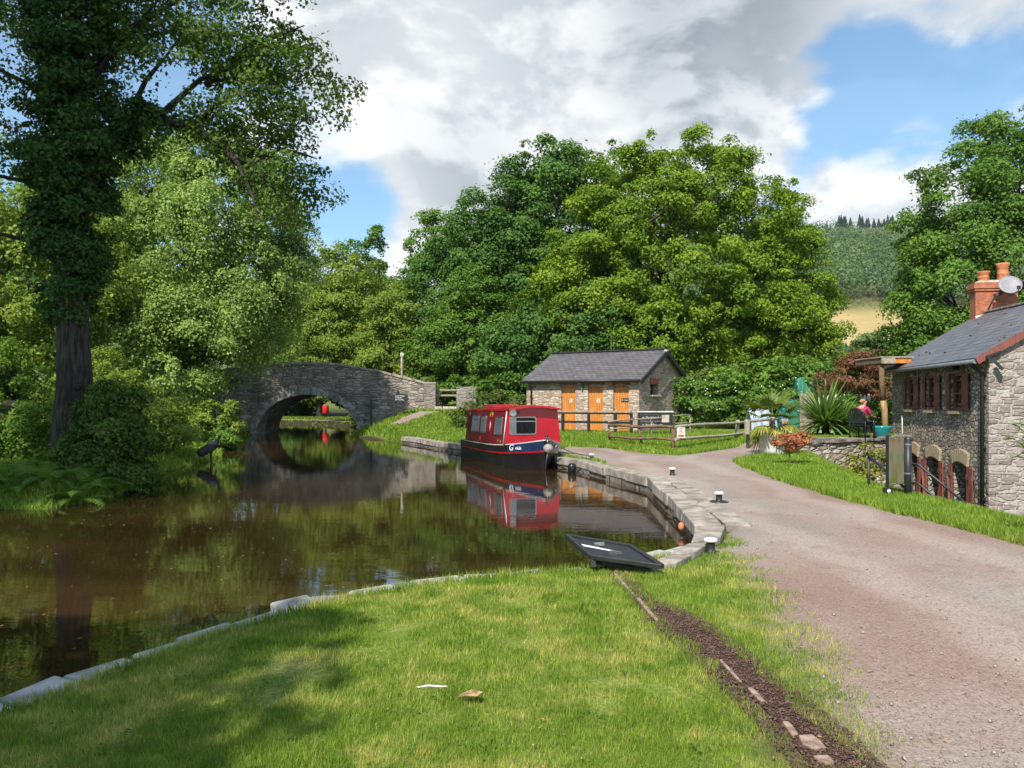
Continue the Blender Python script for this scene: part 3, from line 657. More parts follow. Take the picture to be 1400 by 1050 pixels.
# ================================================================== BUILDINGS AND BOAT
def wall_open(mb, L0, L1, H0, H1, ops, depth, T, mi=0, rmi=None):
    """Flat wall between L0..L1 and H0..H1 with rectangular openings; T(u, z, d) gives the point, d metres behind the face."""
    us = sorted({L0, L1} | {o[0] for o in ops} | {o[1] for o in ops}); zs = sorted({H0, H1} | {o[2] for o in ops} | {o[3] for o in ops})
    for i in range(len(us) - 1):
        for j in range(len(zs) - 1):
            uc, zc = (us[i] + us[i + 1]) / 2, (zs[j] + zs[j + 1]) / 2
            if any(o[0] < uc < o[1] and o[2] < zc < o[3] for o in ops): continue
            mb.add([T(us[i], zs[j], 0), T(us[i + 1], zs[j], 0), T(us[i + 1], zs[j + 1], 0), T(us[i], zs[j + 1], 0)], [(0, 1, 2, 3)], mi)
    for a, c, z0, z1 in ops:
        k = mi if rmi is None else rmi
        q = [(a, z0), (c, z0), (c, z1), (a, z1)]
        for i in range(4):
            p, r = q[i], q[(i + 1) % 4]
            mb.add([T(*p, 0), T(*r, 0), T(*r, depth), T(*p, depth)], [(0, 1, 2, 3)], k)
    return mb
M['slate'] = slate_mat('hut_slate', (.115, .108, .112), (.15, .14, .145)); M['slate_blue'] = slate_mat('cottage_slate', (.1, .105, .125), (.15, .152, .172), .34, .27)
def along_x(m, k):                       # turn the slate courses to a ridge along x, courses spaced for the roof's pitch
    t = m.node_tree
    for n in t.nodes:
        if n.type == 'MATH' and n.operation == 'MULTIPLY' and abs(n.inputs[1].default_value - 1.9) < 1e-4: n.inputs[1].default_value = k
    c = [n for n in t.nodes if n.type == 'COMBXYZ'][0]; s = [n for n in t.nodes if n.type == 'SEPXYZ'][0]
    t.links.new(s.outputs[0], c.inputs[0])
along_x(M['slate'], 2.37)
mg, t, b = new_mat('thin_glass')
gl = nd(t, 'ShaderNodeBsdfGlossy', {'Color': (.9, .92, .92, 1), 'Roughness': .02}); tp = nd(t, 'ShaderNodeBsdfTransparent', {'Color': (.95, .96, .95, 1)})
fr = nd(t, 'ShaderNodeFresnel', {'IOR': 1.5}); mx = nd(t, 'ShaderNodeMixShader', {0: math_(t, 'ADD', fr.outputs[0], .03), 1: tp.outputs[0], 2: gl.outputs[0]})
t.links.new(mx.outputs[0], t.nodes['Material Output'].inputs[0]); M['thin_glass'] = mg

# ------------------------------------------------------------------ stone toilet block
hut = thing('stone_hut', 'small stone toilet block with slate roof and three orange wooden doors', 'building', (5.5, 34.5, .2), math.radians(-34))
HL, HW, HE, HR = 5.8, 5.2, 2.45, 3.8
doors = [-.866, -2.13, -3.53]
Tf = lambda u, z, d: (u, d, z)
w_ = MB()
wall_open(w_, -HL, 0, -.5, HE, [(c - .38, c + .38, .02, 2.1) for c in doors], .17, Tf)
Tg = lambda u, z, d: (-d, u, z)
wall_open(w_, 0, HW, -.5, HE, [(1.16, 2.04, 1.72, 2.2)], .3, Tg)
w_.add([(0, 0, HE), (0, HW, HE), (0, HW / 2, HR - .1)], [(0, 1, 2)])
w_.add([(-HL, 0, -.5), (-HL, HW, -.5), (-HL, HW, HE), (-HL, 0, HE), (-HL, HW / 2, HR - .1)], [(0, 3, 4, 2, 1)])
w_.add([(-HL, HW, -.5), (0, HW, -.5), (0, HW, HE), (-HL, HW, HE)], [(0, 1, 2, 3)])
walls = w_.build('wall', M['stone_hut'], hut)
def gable_roof(mb, x0, x1, W, ez, rz_, oh, th):
    sl = (rz_ - ez) / (W / 2); ez2 = ez - sl * oh
    for sgn in (0, 1):
        y0, yr = (-oh, W / 2) if sgn == 0 else (W + oh, W / 2)
        vs = [(x0, y0, ez2), (x1, y0, ez2), (x1, yr, rz_), (x0, yr, rz_)]
        vs += [(x, y, z + th) for x, y, z in vs]
        mb.add(vs, [(0, 1, 2, 3), (4, 7, 6, 5), (0, 4, 5, 1), (1, 5, 6, 2), (3, 7, 4, 0)])
rm = MB(); gable_roof(rm, -HL - .16, .2, HW, HE - .02, HR - .06, .24, .07)
roof = rm.build('roof', M['slate'], hut)
rt = MB()
for i in range(13): rt.bar((-HL - .16 + i * .474 + .01, HW / 2, HR + .035), (-HL - .16 + (i + 1) * .474 - .01, HW / 2, HR + .035), .24, .07)
rt.build('ridge_tiles', M['black_matt'], roof, .015)
for x in (-4.2, -3.75): MB().box((x, .95, HE + .46), (.12, .1, .06)).build('roof_vent', M['black'], roof)
bg_ = MB()
for y0, y1 in ((-.26, HW / 2), (HW + .26, HW / 2)): bg_.bar((.235, y0, HE - .2), (.235, y1, HR - .12), .03, .17)
bg_.build('barge_board', M['black'], hut)
MB().box((.16, HW / 2, HR - .12), (.12, .3, .22)).build('ridge_end', M['offwhite'], hut, .02)
gt = MB(); gt.tube([(-HL - .16, -.3, HE - .12), (.18, -.3, HE - .12)], .06, 10); gt.build('gutter', M['black'], hut)
dp_ = MB(); dp_.tube([(-HL + .3, -.3, HE - .15), (-HL + .3, -.24, HE - .25), (-HL + .3, -.06, HE - .42), (-HL + .3, -.05, 0)], .042, 8)
for z in (.5, 1.6): dp_.box((-HL + .3, -.04, z), (.13, .07, .05))
dp_.build('downpipe', M['black'], hut)
for k, c in enumerate(doors):
    dm_ = MB()
    for i in range(6): dm_.box((c - .38 + .1267 * (i + .5), .145, 1.06), (.1227, .05, 2.08))
    d_ = dm_.build('door', M['wood_orange'], hut, .006)
    ar = MB()
    for i in range(9):
        x = c - .47 + .94 * (i + .5) / 9; zz = 2.12 + .1 * (1 - ((x - c) / .47) ** 2)
        ar.box((x, -.004, zz + .1), (.092, .05, .24), M=Matrix.Rotation((x - c) * .5, 3, 'Y'))
    ar.build('brick_arch', M['brick'], hut, .005)
    if k == 0:
        s_ = MB().box((c + .14, .112, 1.48), (.36, .012, .17)).build('door_sign', M['black_matt'], d_)
        text('lettering', '\u2640 Toilets', .075, M['white'], s_, frame_mat((c + .14, .103, 1.48), (1, 0, 0), (0, 0, 1)))
    else:
        s_ = MB().box((c + .08, .112, 1.46), (.13, .012, .17)).build('door_sign', M['white'], d_)
        fg = MB(); fg.sphere((c + .08, .1, 1.51), (.016, .004, .016), 8, 6); fg.prism([(-.03, -.05), (.03, -.05), (.012, .04), (-.012, .04)], 0, .006, lambda x, y, h: (c + .08 + x, .1045 - h, 1.455 + y))
        fg.build('figure', M['black'], s_)
    MB().sphere((c - .27, .1, 1.02), .025, 8, 6).build('handle', M['metal'], d_)
lp = MB(); lp.box((-2.78, -.06, 2.18), (.1, .1, .3)); lp.box((-2.78, -.07, 1.98), (.06, .07, .12)); lp.build('wall_lamp', M['green_tank'], hut, .01)
gb = MB()
for i in range(9): gb.box((-.02 + .026, 1.1 + .111 * i + .05, 2.34), (.06, .094, .25))
gb.build('brick_lintel', M['brick'], hut, .005)
wf = MB(); wf.box((-.26, 1.6, 1.96), (.04, .85, .06)); wf.box((-.26, 1.6, 1.96), (.05, .05, .46))
wf.box((-.26, 1.19, 1.96), (.05, .06, .48)); wf.box((-.26, 2.01, 1.96), (.05, .06, .48)); wo = wf.build('window', M['wood_brown'], hut)
MB().box((-.28, 1.6, 1.96), (.01, .84, .47)).build('pane', M['glass'], wo)
MB().box((.05, 1.6, 1.67), (.2, 1.05, .08)).build('sill', M['step_stone'], hut, .015)

# ------------------------------------------------------------------ stone bridge
br = thing('stone_bridge', 'hump-backed stone canal bridge with one low arch and sloping parapet', 'bridge', (-11.8, 46, WATER))
A_, R_, BD = 2.95, 2.3, 4.4
TOPX = [(-9.5, 2.7), (-6.5, 3.35), (-4, 3.78), (-2, 3.98), (0, 4.06), (1.2, 4.02), (2.6, 3.86), (4.2, 3.55), (5.9, 3.14), (6.75, 2.9)]
topz = lambda x: float(np.interp(x, [p[0] for p in TOPX], [p[1] for p in TOPX])) + .02 * math.sin(x * 5.1)
arc = lambda x: R_ * math.sqrt(max(0, 1 - (x / A_) ** 2))
xs = [-9.5 + .25 * i for i in range(26)] + [A_ * math.sin(-PI / 2 + PI * i / 40) for i in range(41)] + [3.2 + .25 * i for i in range(15)] + [6.75]
xs = sorted(set(round(x, 4) for x in xs))
bm_ = MB()
for x0, x1 in zip(xs[:-1], xs[1:]):
    xm = (x0 + x1) / 2; ina = abs(xm) < A_
    l0, l1 = (arc(x0), arc(x1)) if ina else (-.9, -.9)
    t0, t1 = topz(x0), topz(x1)
    for yy, fl_ in ((0, False), (BD, True)):
        k = max(1, 3)
        bm_.add([(x0, yy, l0), (x1, yy, l1), (x1, yy, t1), (x0, yy, t0)], [(3, 2, 1, 0) if fl_ else (0, 1, 2, 3)])
    bm_.add([(x0, 0, t0), (x1, 0, t1), (x1, BD, t1), (x0, BD, t0)], [(0, 1, 2, 3)])
    if ina: bm_.add([(x0, 0, l0), (x1, 0, l1), (x1, BD, l1), (x0, BD, l0)], [(3, 2, 1, 0)])
for x, s_ in ((-A_, 1), (A_, -1)): bm_.add([(x, 0, -.9), (x, BD, -.9), (x, BD, 0), (x, 0, 0)], [(0, 1, 2, 3)])
bm_.add([(6.75, 0, -.9), (6.75, BD, -.9), (6.75, BD, 2.9), (6.75, 0, 2.9)], [(0, 1, 2, 3)])
bm_.build('masonry', M['stone_bridge'], br)
vr = MB(); nv = 27; r_ = random.Random(3)
for i in range(nv):
    t0, t1 = PI * (i + .04) / nv, PI * (i + .96) / nv; h_ = .36 + r_.uniform(-.03, .05)
    p = [(-(A_ - .01) * math.cos(t), (R_ - .01) * math.sin(t)) for t in (t0, t1)] + [(-(A_ + h_) * math.cos(t), (R_ + h_) * math.sin(t)) for t in (t1, t0)]
    vr.prism(p, -.045 - r_.uniform(0, .02), .3, lambda x, y, h: (x, h, y))
M['voussoir'] = mat('arch_ring_stone', (.36, .34, .315), .9, var=.55, scale=2.2, bmp=.8, spec=.2)
vr.build('arch_ring', M['voussoir'], br, .015)
cp = MB(); x = -9.4
while x < 6.6:
    w2 = r_.uniform(.45, .8); z0, z1 = topz(x), topz(min(x + w2, 6.7))
    cp.bar((x + .015, .16, (z0) + .05), (min(x + w2, 6.74) - .01, .16, z1 + .05), .44, .13 + r_.uniform(-.015, .02)); x += w2
cp.build('parapet_coping', M['coping'], br, .02)
pi_ = MB(); pi_.box((7.07, .25, 1.15), (.66, .8, 3.5)); pi_.build('end_pier', M['stone_pier'], br, .02)
MB().box((7.07, .25, 2.955), (.72, .86, .1)).build('pier_cap', M['coping'], br, .02)

gp = MB(); gp.box((0, 0, .35), (1.16, .8, 2.0)); gz_ = hz(-2.6, 46.3)
o = thing('stone_pillar', 'free-standing square stone pillar between wooden rails above the steps', 'pillar', (-2.62, 46.3, 1.05))
gp.build('shaft', M['stone_pier'], o, .02); MB().box((0, 0, 1.37), (1.2, .84, .07)).build('cap', M['coping'], o, .02)
o = thing('rail_fence', 'two-bar grey wooden barrier between bridge end and stone pillar', 'barrier', (-3.85, 46.45, 1.0))
rl = MB()
for z in (.97, 1.28): rl.bar((-.56, 0, z), (.64, 0, z), .05, .1)
rl.build('rail', M['wood_grey'], o); rp = MB(); rp.box((-.45, .06, .6), (.09, .09, 1.5)); rp.build('post', M['wood_grey'], o)
st = MB(); rs = random.Random(4)
for k, (z, y) in enumerate(((.3, -.9), (.5, -.55), (.68, -.2), (.86, .15))):
    x = -.62
    while x < .6:
        w2 = rs.uniform(.3, .55); w2 = min(w2, .64 - x); st.box((x + w2 / 2, y, z - .2), (w2 - .015, .5, .42), jit=.02); x += w2
o = thing('stone_steps', 'pale worn stone steps climbing to the wooden barrier', 'steps', (-3.8, 45.7, .45)); st.build('treads', M['step_stone'], o, .02)
o = thing('rail_fence', 'short grey wooden fence sloping down from the stone pillar', 'fence', (-1.95, 46.4, 1.0))
rl = MB(); rl.bar((0, 0, 1.05), (1.2, .3, .82), .06, .1); rl.build('rail', M['wood_grey'], o)
rp = MB(); rp.box((.45, .15, .45), (.1, .1, 1.1)); rp.build('post', M['wood_grey'], o)
o = thing('marker_post', 'tall thin pale post rising behind the bridge parapet', 'post', (-7.0, 50.6, .3)); MB().tube([(0, 0, 0), (0, 0, 4.45)], [.07, .06], 8).build('pole', M['wood_grey'], o); MB().box((.02, -.03, 4.3), (.2, .04, .16)).build('plate', M['offwhite'], o)
# noticeboard at the foot of the bridge
o = thing('noticeboard', 'black noticeboard with pointed post and white lettering beside the bridge', 'sign', (-6.35, 43.6, hz(-6.3, 43.6)))
pb = MB(); pb.prism([(-.17, 0), (.05, 0), (.05, .9), (.33, .95), (.12, 1.5), (-.02, 1.2), (-.17, 1.0)], -.05, .05, lambda x, y, h: (x, h, y)); pb.box((.42, 0, .45), (.1, .1, .9)); pb.build('post', M['black'], o)
bo = MB().box((.3, -.08, 1.02), (.72, .04, .42)).build('board', M['black_matt'], o)
text('lettering', 'Canal Bridge\nTowpath\nNo Cycling', .1, M['white'], bo, frame_mat((-.02, -.105, 1.04), (1, 0, 0), (0, 0, 1)), align='LEFT')
o = thing('signpost', 'slim black post in the bridge shade left of the noticeboard', 'post', (-7.75, 43.9, hz(-7.75, 43.9))); MB().box((0, 0, .72), (.1, .1, 1.45)).build('pole', M['black'], o); MB().lathe([(.075, 0), (.06, .06), (.0, .14)], (0, 0, 1.45), 8).build('cap', M['black'], o)
o = thing('lifebuoy_box', 'bright red lifebuoy box beyond the bridge arch', 'lifebuoy box', (-16.2, 69.3, hz(-16.2, 69.3)))
MB().lathe([(.24, .55), (.27, .58), (.27, 1.22), (.24, 1.28), (.0, 1.3)], n=20).build('housing', M['signred'], o); MB().box((0, .1, .4), (.12, .12, .9)).build('post', M['wood_brown'], o)

# ------------------------------------------------------------------ cottage
ct = thing('stone_cottage', 'two-storey stone cottage with slate roof and red-brown shutters at the right edge', 'building', (13.7, 22.9, -2.1), math.radians(-9.3))
CL, CW, CE, CR = 9.0, 6.5, 5.14, 7.1
Tw = lambda u, z, d: (d, u, z)
UP = [(1.85, 2.85), (4.2, 5.1), (6.3, 7.2)]; LO = [(1.45, 2.6), (3.75, 4.95), (5.85, 6.95)]
UZ, LZ = (3.45, 4.62), (0, 1.78)
cw = MB(); wall_open(cw, 0, CL, -.6, CE, [(a, c, *UZ) for a, c in UP] + [(a, c, *LZ) for a, c in LO], .32, Tw)
cw.add([(CW, 0, -.6), (CW, CL, -.6), (CW, CL, CE), (CW, 0, CE)], [(0, 1, 2, 3)])
cw.add([(0, CL, -.6), (CW, CL, -.6), (CW, CL, CE), (CW / 2, CL, CR - .1), (0, CL, CE)], [(0, 1, 2, 3, 4)])
cw.build('wall', M['stone_cottage'], ct)
inn = MB(); inn.box((CW / 2 + .3, CL / 2, 2.56), (CW - .7, CL - .5, .1)); inn.build('floor', M['wood_brown'], ct); MB().box((.75, CL / 2, 2.2), (.06, CL - .7, 5.6)).build('dark_backing', M['black_matt'], ct)  # black sheet added behind the openings so the rooms look unlit
gw = MB(); gw.add([(0, 0, -.6), (CW, 0, -.6), (CW, 0, CE), (CW / 2, 0, CR - .1), (0, 0, CE)], [(0, 1, 2, 3, 4)])
gw.build('gable_wall', M['stone_gable'], ct)
qn = MB(); rq = random.Random(8)
for i in range(18):
    L = rq.uniform(.35, .75); z = -.1 + i * .29
    qn.box((L / 2 - .012, .06, z + .145), (L, .15, .275), jit=.008)
qn.build('quoins', M['stone_gable'], ct, .012)
rf = MB(); rise = (CR - CE) / (CW / 2)
for sgn in (0, 1):
    x0, xr = (-.36, CW / 2) if sgn == 0 else (CW + .36, CW / 2); ez2 = CE - rise * .36
    nseg = 8
    for i in range(nseg):      # the old roof sags a little between gables
        y0, y1 = -.12 + (CL + .24) * i / nseg, -.12 + (CL + .24) * (i + 1) / nseg
        sag = lambda y: -.07 * math.sin(PI * (y + .12) / (CL + .24))
        v_ = [(x0, y0, ez2 + .3 * sag(y0)), (x0, y1, ez2 + .3 * sag(y1)), (xr, y1, CR + sag(y1)), (xr, y0, CR + sag(y0))]
        v_ += [(a, c, z + .08) for a, c, z in v_]
        f_ = [(0, 1, 2, 3), (4, 7, 6, 5), (0, 4, 5, 1)] + ([(0, 3, 7, 4)] if i == 0 else []) + ([(1, 5, 6, 2)] if i == nseg - 1 else [])
        rf.add(v_, f_)
cr_ = rf.build('roof', M['slate_blue'], ct)
rd = MB()
for i in range(20):
    y = -.1 + i * .46
    rd.bar((CW / 2, y, CR + .09 - .07 * math.sin(PI * (y + .12) / 9.24)), (CW / 2, y + .45, CR + .09 - .07 * math.sin(PI * (y + .57) / 9.24)), .26, .09)
M['ridge_stone'] = mat('ridge_tile', (.24, .21, .19), .85, var=.3, scale=6, bmp=.4)
rd.build('ridge_tiles', M['ridge_stone'], cr_, .03)
ms = MB(); rq = random.Random(21)
for i in range(13):
    fx = rq.uniform(.05, .95); y = rq.uniform(.2, CL - .3); x = -.26 + fx * (CW / 2 + .26); z = CE - rise * .26 + fx * (CR - CE + rise * .26) + .075 - .05 * fx
    ms.sphere((x, y, z), (rq.uniform(.02, .05), rq.uniform(.03, .1), .03), 7, 5)
M['moss'] = mat('dark_moss', (.03, .032, .02), 1.0, var=.4, scale=20, bmp=.8)
mo = ms.build('moss', M['moss'], cr_); mo['kind'] = 'stuff'
bb = MB()
for x0, x1 in ((-.38, CW / 2), (CW + .38, CW / 2)): bb.bar((x0, -.145, CE - rise * .38 - .02), (x1, -.145, CR - .03), .04, .2)
bb.build('barge_board', M['wood_red'], ct)
gu = MB(); gu.tube([(-.41, -.1, CE - .26), (-.41, CL + .05, CE - .26)], .065, 8); gu.build('gutter', M['grey_metal'], ct)
dpp = MB(); dpp.tube([(-.4, .28, CE - .3), (-.25, .28, CE - .45), (-.07, .28, CE - .62), (-.07, .28, -.2)], .055, 10)
for z in (.9, 2.4, 3.9): dpp.box((-.04, .28, z), (.1, .17, .06))
dpp.build('downpipe', M['black'], ct)
for k, (a, c) in enumerate(UP):
    fr_ = MB(); z0, z1 = UZ; zc = (z0 + z1) / 2
    for u in (a + .04, c - .04, ): fr_.box((.1, u, zc), (.08, .08, z1 - z0))
    for z in (z0 + .04, z1 - .04): fr_.box((.1, (a + c) / 2, z), (.075, c - a - .16, .08))
    fr_.box((.1, (a + c) / 2, zc - .05), (.06, c - a - .16, .05))
    wn = fr_.build('window', M['wood_red'], ct, .006)
    MB().box((.28, (a + c) / 2, zc), (.01, c - a, z1 - z0 - .01)).build('pane', M['glass'], wn)
    for sgn, u in ((-1, a), (1, c)):          # shutters standing ajar, hinged at the jambs
        sh = MB(); ang = math.radians(3 if sgn < 0 else 5); nb_, bw_ = (4, .14) if sgn < 0 else (2, .12)
        Mx = Matrix.Rotation(sgn * ang, 3, 'Z')
        for i in range(nb_): sh.box(Vector((-.05, u, zc)) + Mx @ Vector((0, sgn * (bw_ / 2 + bw_ * i), 0)), (.03, bw_ - .006, z1 - z0 - .02 - .05 * (i == 1)), M=Mx)
        for z in (z0 + .2, z1 - .2): sh.box(Vector((-.08, u, z)) + Mx @ Vector((-.012, sgn * bw_ * nb_ / 2, 0)), (.028, bw_ * nb_ - .03, .09), M=Mx)
        sh.build('shutter', M['wood_red'], ct, .006)
    sl_ = MB()
    for i in range(8): sl_.box((-.05, a + .02 + (c - a - .04) * (i + .5) / 8, z0 - .07), (.16, (c - a) / 8 - .012, .1))
    sl_.build('sill', M['tan_stone'], ct, .01)
    ho = MB()
    for i in range(10):
        t = -1 + 2 * (i + .5) / 10; ho.box((-.02, (a + c) / 2 + t * (c - a) * .6, z1 + .1 + .12 * (1 - t * t)), (.06, .1, .2), M=Matrix.Rotation(-t * .45, 3, 'X'))
    M.setdefault('dark_arch', mat('dark_arch_stone', (.2, .17, .15), .9, var=.4, scale=9, bmp=.6)); ho.build('window_arch', M['dark_arch'], ct, .008)
for k, (a, c) in enumerate(LO):
    li = MB()
    for i in range(9):
        t = -1 + 2 * (i + .5) / 9; hh = .4
        li.box((-.03, (a + c) / 2 + t * (c - a) * .56, LZ[1] - .06 + .13 * (1 - t * t) + hh / 2), (.1, (c - a) * 1.12 / 9 - .01, hh), M=Matrix.Rotation(-t * .22, 3, 'X'))
    li.build('stone_lintel', M['tan_stone'], ct, .01)
    for sgn, u, ang, nb_ in ((1, c, 6, 2), (-1, a, 3 + 3 * k, 4)):
        dl = MB(); W_ = .128 * nb_; Mx = Matrix.Rotation(sgn * math.radians(ang), 3, 'Z')
        for i in range(nb_): dl.box(Vector((-.06, u, .87)) + Mx @ Vector((0, sgn * (.065 + .128 * i), 0)), (.035, .122, 1.7), M=Mx)
        for z in (.3, 1.42): dl.box(Vector((-.06, u, z)) + Mx @ Vector((-.03, sgn * W_ / 2, 0)), (.03, W_ - .02, .13), M=Mx)
        dl.bar(Vector((-.06, u, .36)) + Mx @ Vector((-.028, sgn * .05, 0)), Vector((-.06, u, 1.36)) + Mx @ Vector((-.028, sgn * (W_ - .05), 0)), .1, .025)
        dl.build('door', M['wood_red'], ct, .006)
wl = MB(); wl.prism([(-.34, 0), (.34, 0), (.2, .24), (-.2, .24)], 0, .22, lambda x, y, h: (-.02 - h, 2.35 + x, 4.72 + y)); wl.build('wall_lamp', M['black'], ct, .02)
sl2 = MB(); sl2.box((-.1, -.2, CE - .15), (.12, .1, .1)); sl2.bar((.1, -.2, CE - .3), (.25, -.28, CE - .5), .16, .08); sl2.bar((-.1, -.2, CE - .12), (.25, -.17, CE + .02), .05); sl2.build('security_light', M['black'], ct)
wp_ = MB(); wp_.tube([(-.05, 7.6, 3.2), (-.06, 7.55, 2.9), (-.06, 7.55, 1.9)], .022, 6); wp_.build('waste_pipe', M['white'], ct)
# chimney stack on the far gable with two pots and a dish
cs = MB(); cx_, cy_ = CW / 2 + .35, CL - .32
cs.box((cx_, cy_, CR + .25), (1.5, .56, 1.7)); ch = cs.build('chimney', M['brick_orange'], ct)
b2 = MB(); b2.box((cx_, cy_, CR + .93), (1.6, .66, .1)); b2.box((cx_, cy_, CR + 1.04), (1.68, .74, .12)); b2.box((cx_, cy_, CR + 1.155), (1.6, .66, .1)); b2.build('corbel', M['brick_orange'], ch)
b3 = MB(); b3.add([(cx_ - .78, cy_ - .31, CR + 1.205), (cx_ + .78, cy_ - .31, CR + 1.205), (cx_ + .78, cy_ + .31, CR + 1.205), (cx_ - .78, cy_ + .31, CR + 1.205), (cx_ - .5, cy_ - .12, CR + 1.32), (cx_ + .5, cy_ - .12, CR + 1.32), (cx_ + .5, cy_ + .12, CR + 1.32), (cx_ - .5, cy_ + .12, CR + 1.32)], [(0, 1, 5, 4), (1, 2, 6, 5), (2, 3, 7, 6), (3, 0, 4, 7), (4, 5, 6, 7)]); b3.build('mortar_flaunching', M['mortar'], ch)
for x, h in ((-.36, .42), (.33, .72)):
    MB().lathe([(.2, 0), (.2, h * .4), (.21, h * .42), (.195, h * .46), (.19, h * .72), (.215, h * .76), (.2, h * .82), (.235, h * .9), (.235, h), (.17, h), (.16, h * .5), (0, h * .5)], (cx_ + x, cy_, CR + 1.24), 20).build('chimney_pot', M['terracotta'], ch)
fl2 = MB(); fl2.add([(cx_ - .77, cy_ - .3, CR - .5), (cx_ + .1, cy_ - .3, CR - .05), (cx_ - .1, cy_ - .3, CR + .05), (cx_ - .76, cy_ - .3, CR - .08)], [(0, 1, 2, 3)]); fl2.add([(cx_ - .77, cy_ - .42, CR - .46), (cx_ + .05, cy_ - .42, CR + .05), (cx_ + .05, cy_ - .3, CR + .12), (cx_ - .77, cy_ - .3, CR - .38)], [(0, 1, 2, 3)]); fl2.build('flashing', M['offwhite'], ch)
dsh = MB(); Rd = Matrix.Rotation(math.radians(62), 4, 'X'); prof = [(0.0, .0), (.15, .012), (.28, .042), (.39, .09), (.4, .09), (.4, .1), (.28, .055), (0, .012)]
dsh.lathe(prof, n=28); dsh.v = [tuple((Matrix.Translation((cx_ + .25, cy_ - .78, CR + .98)) @ Matrix.Rotation(math.radians(-8), 4, 'Z') @ Rd) @ Vector(p)) for p in dsh.v]
so_ = dsh.build('satellite_dish', M['dish'], ch)
ar2 = MB(); ar2.tube([(cx_ + .25, cy_ - .78, CR + .66), (cx_ + .35, cy_ - 1.2, CR + .7), (cx_ + .36, cy_ - 1.27, CR + .86)], .02, 6); ar2.box((cx_ + .36, cy_ - 1.25, CR + .86), (.09, .12, .12)); ar2.build('receiver_arm', M['black'], so_)
br2 = MB(); br2.tube([(cx_ - .45, cy_ - .62, CR + .1), (cx_ - .2, cy_ - .62, CR + .62), (cx_ + .2, cy_ - .7, CR + .84)], .03, 6); br2.tube([(cx_ - .1, cy_ - .28, CR + .6), (cx_ + .05, cy_ - .65, CR + .74)], .03, 6); br2.box((cx_ - .15, cy_ - .6, CR + .66), (.14, .1, .12)); br2.build('bracket', M['black'], so_)

# timber porch post and canopy by the far corner of the cottage
po = thing('timber_porch', 'leaning timber post carrying a small flat orange-edged porch roof', 'porch', (13.95, 29.9, .33))
MB().tube([(.06, 0, -.3), (.02, 0, 1.0), (-.04, 0, 1.35)], [.12, .115, .105], 10).build('post_foot', M['wood_post'], po); MB().tube([(-.038, 0, 1.33), (-.07, 0, 2.0), (-.1, 0, 2.72)], [.107, .1, .09], 10).build('post', M['wood_brown'], po)
pr_ = MB(); pr_.box((.6, .9, 2.82), (.7, 2.2, .2)); pr_.build('canopy', M['wood_orange'], po, .01); MB().box((.02, .9, 2.81), (.46, 2.2, .18)).build('canopy_brown_board', M['wood_brown'], po)  # left end of the canopy in brown wood, the rest orange
pc_ = MB(); pc_.box((.38, .9, 2.95), (1.25, 2.3, .05)); pc_.box((.06, -.22, 2.83), (.5, .03, .24)); pc_.build('canopy_edge', M['wood_grey'], po)

# ------------------------------------------------------------------ retaining wall below the terrace
rw = thing('retaining_wall', 'rubble stone retaining wall below the terrace beside the cottage', 'wall', (9.1, 26, 0))
wdir = Vector((5.75, 3.634, 0)); wl_ = wdir.length; wd = wdir.normalized(); wn_ = Vector((wd.y, -wd.x, 0))
rwm = MB(); n_ = 40
for i in range(n_):
    a, c = wd * wl_ * i / n_, wd * wl_ * (i + 1) / n_
    za, zc = .22 + .05 * math.sin(i * 1.9), .22 + .05 * math.sin((i + 1) * 1.9)
    f0, f1 = a + wn_ * .1, c + wn_ * .1; b0, b1 = a - wn_ * .35, c - wn_ * .35; k0, k1 = a + wn_ * .25, c + wn_ * .25
    rwm.add([(k0.x, k0.y, -2.6), (k1.x, k1.y, -2.6), (f1.x, f1.y, zc), (f0.x, f0.y, za), (b1.x, b1.y, zc), (b0.x, b0.y, za), (b0.x, b0.y, -2.6), (b1.x, b1.y, -2.6)], [(0, 1, 2, 3), (3, 2, 4, 5)])
    if i == 0: rwm.add([(k0.x, k0.y, -2.6), (f0.x, f0.y, za), (b0.x, b0.y, za), (b0.x, b0.y, -2.6)], [(0, 1, 2, 3)])
rwm.build('masonry', M['stone_wall'], rw)
cpm = MB(); x = 0; r2 = random.Random(6)
while x < wl_ - .2:
    w2 = r2.uniform(.4, 1.0); w2 = min(w2, wl_ - x); p = wd * (x + w2 / 2) - wn_ * .1
    cpm.box((p.x, p.y, .3 + r2.uniform(-.03, .03)), (w2 - .03, .52 + r2.uniform(-.05, .08), .14), math.atan2(wd.y, wd.x), jit=.035); x += w2
M['cope_dark'] = mat('lichened_coping', (.27, .235, .2), .95, var=.6, scale=2.5, bmp=1.0)
cpm.build('coping', M['cope_dark'], rw, .03)

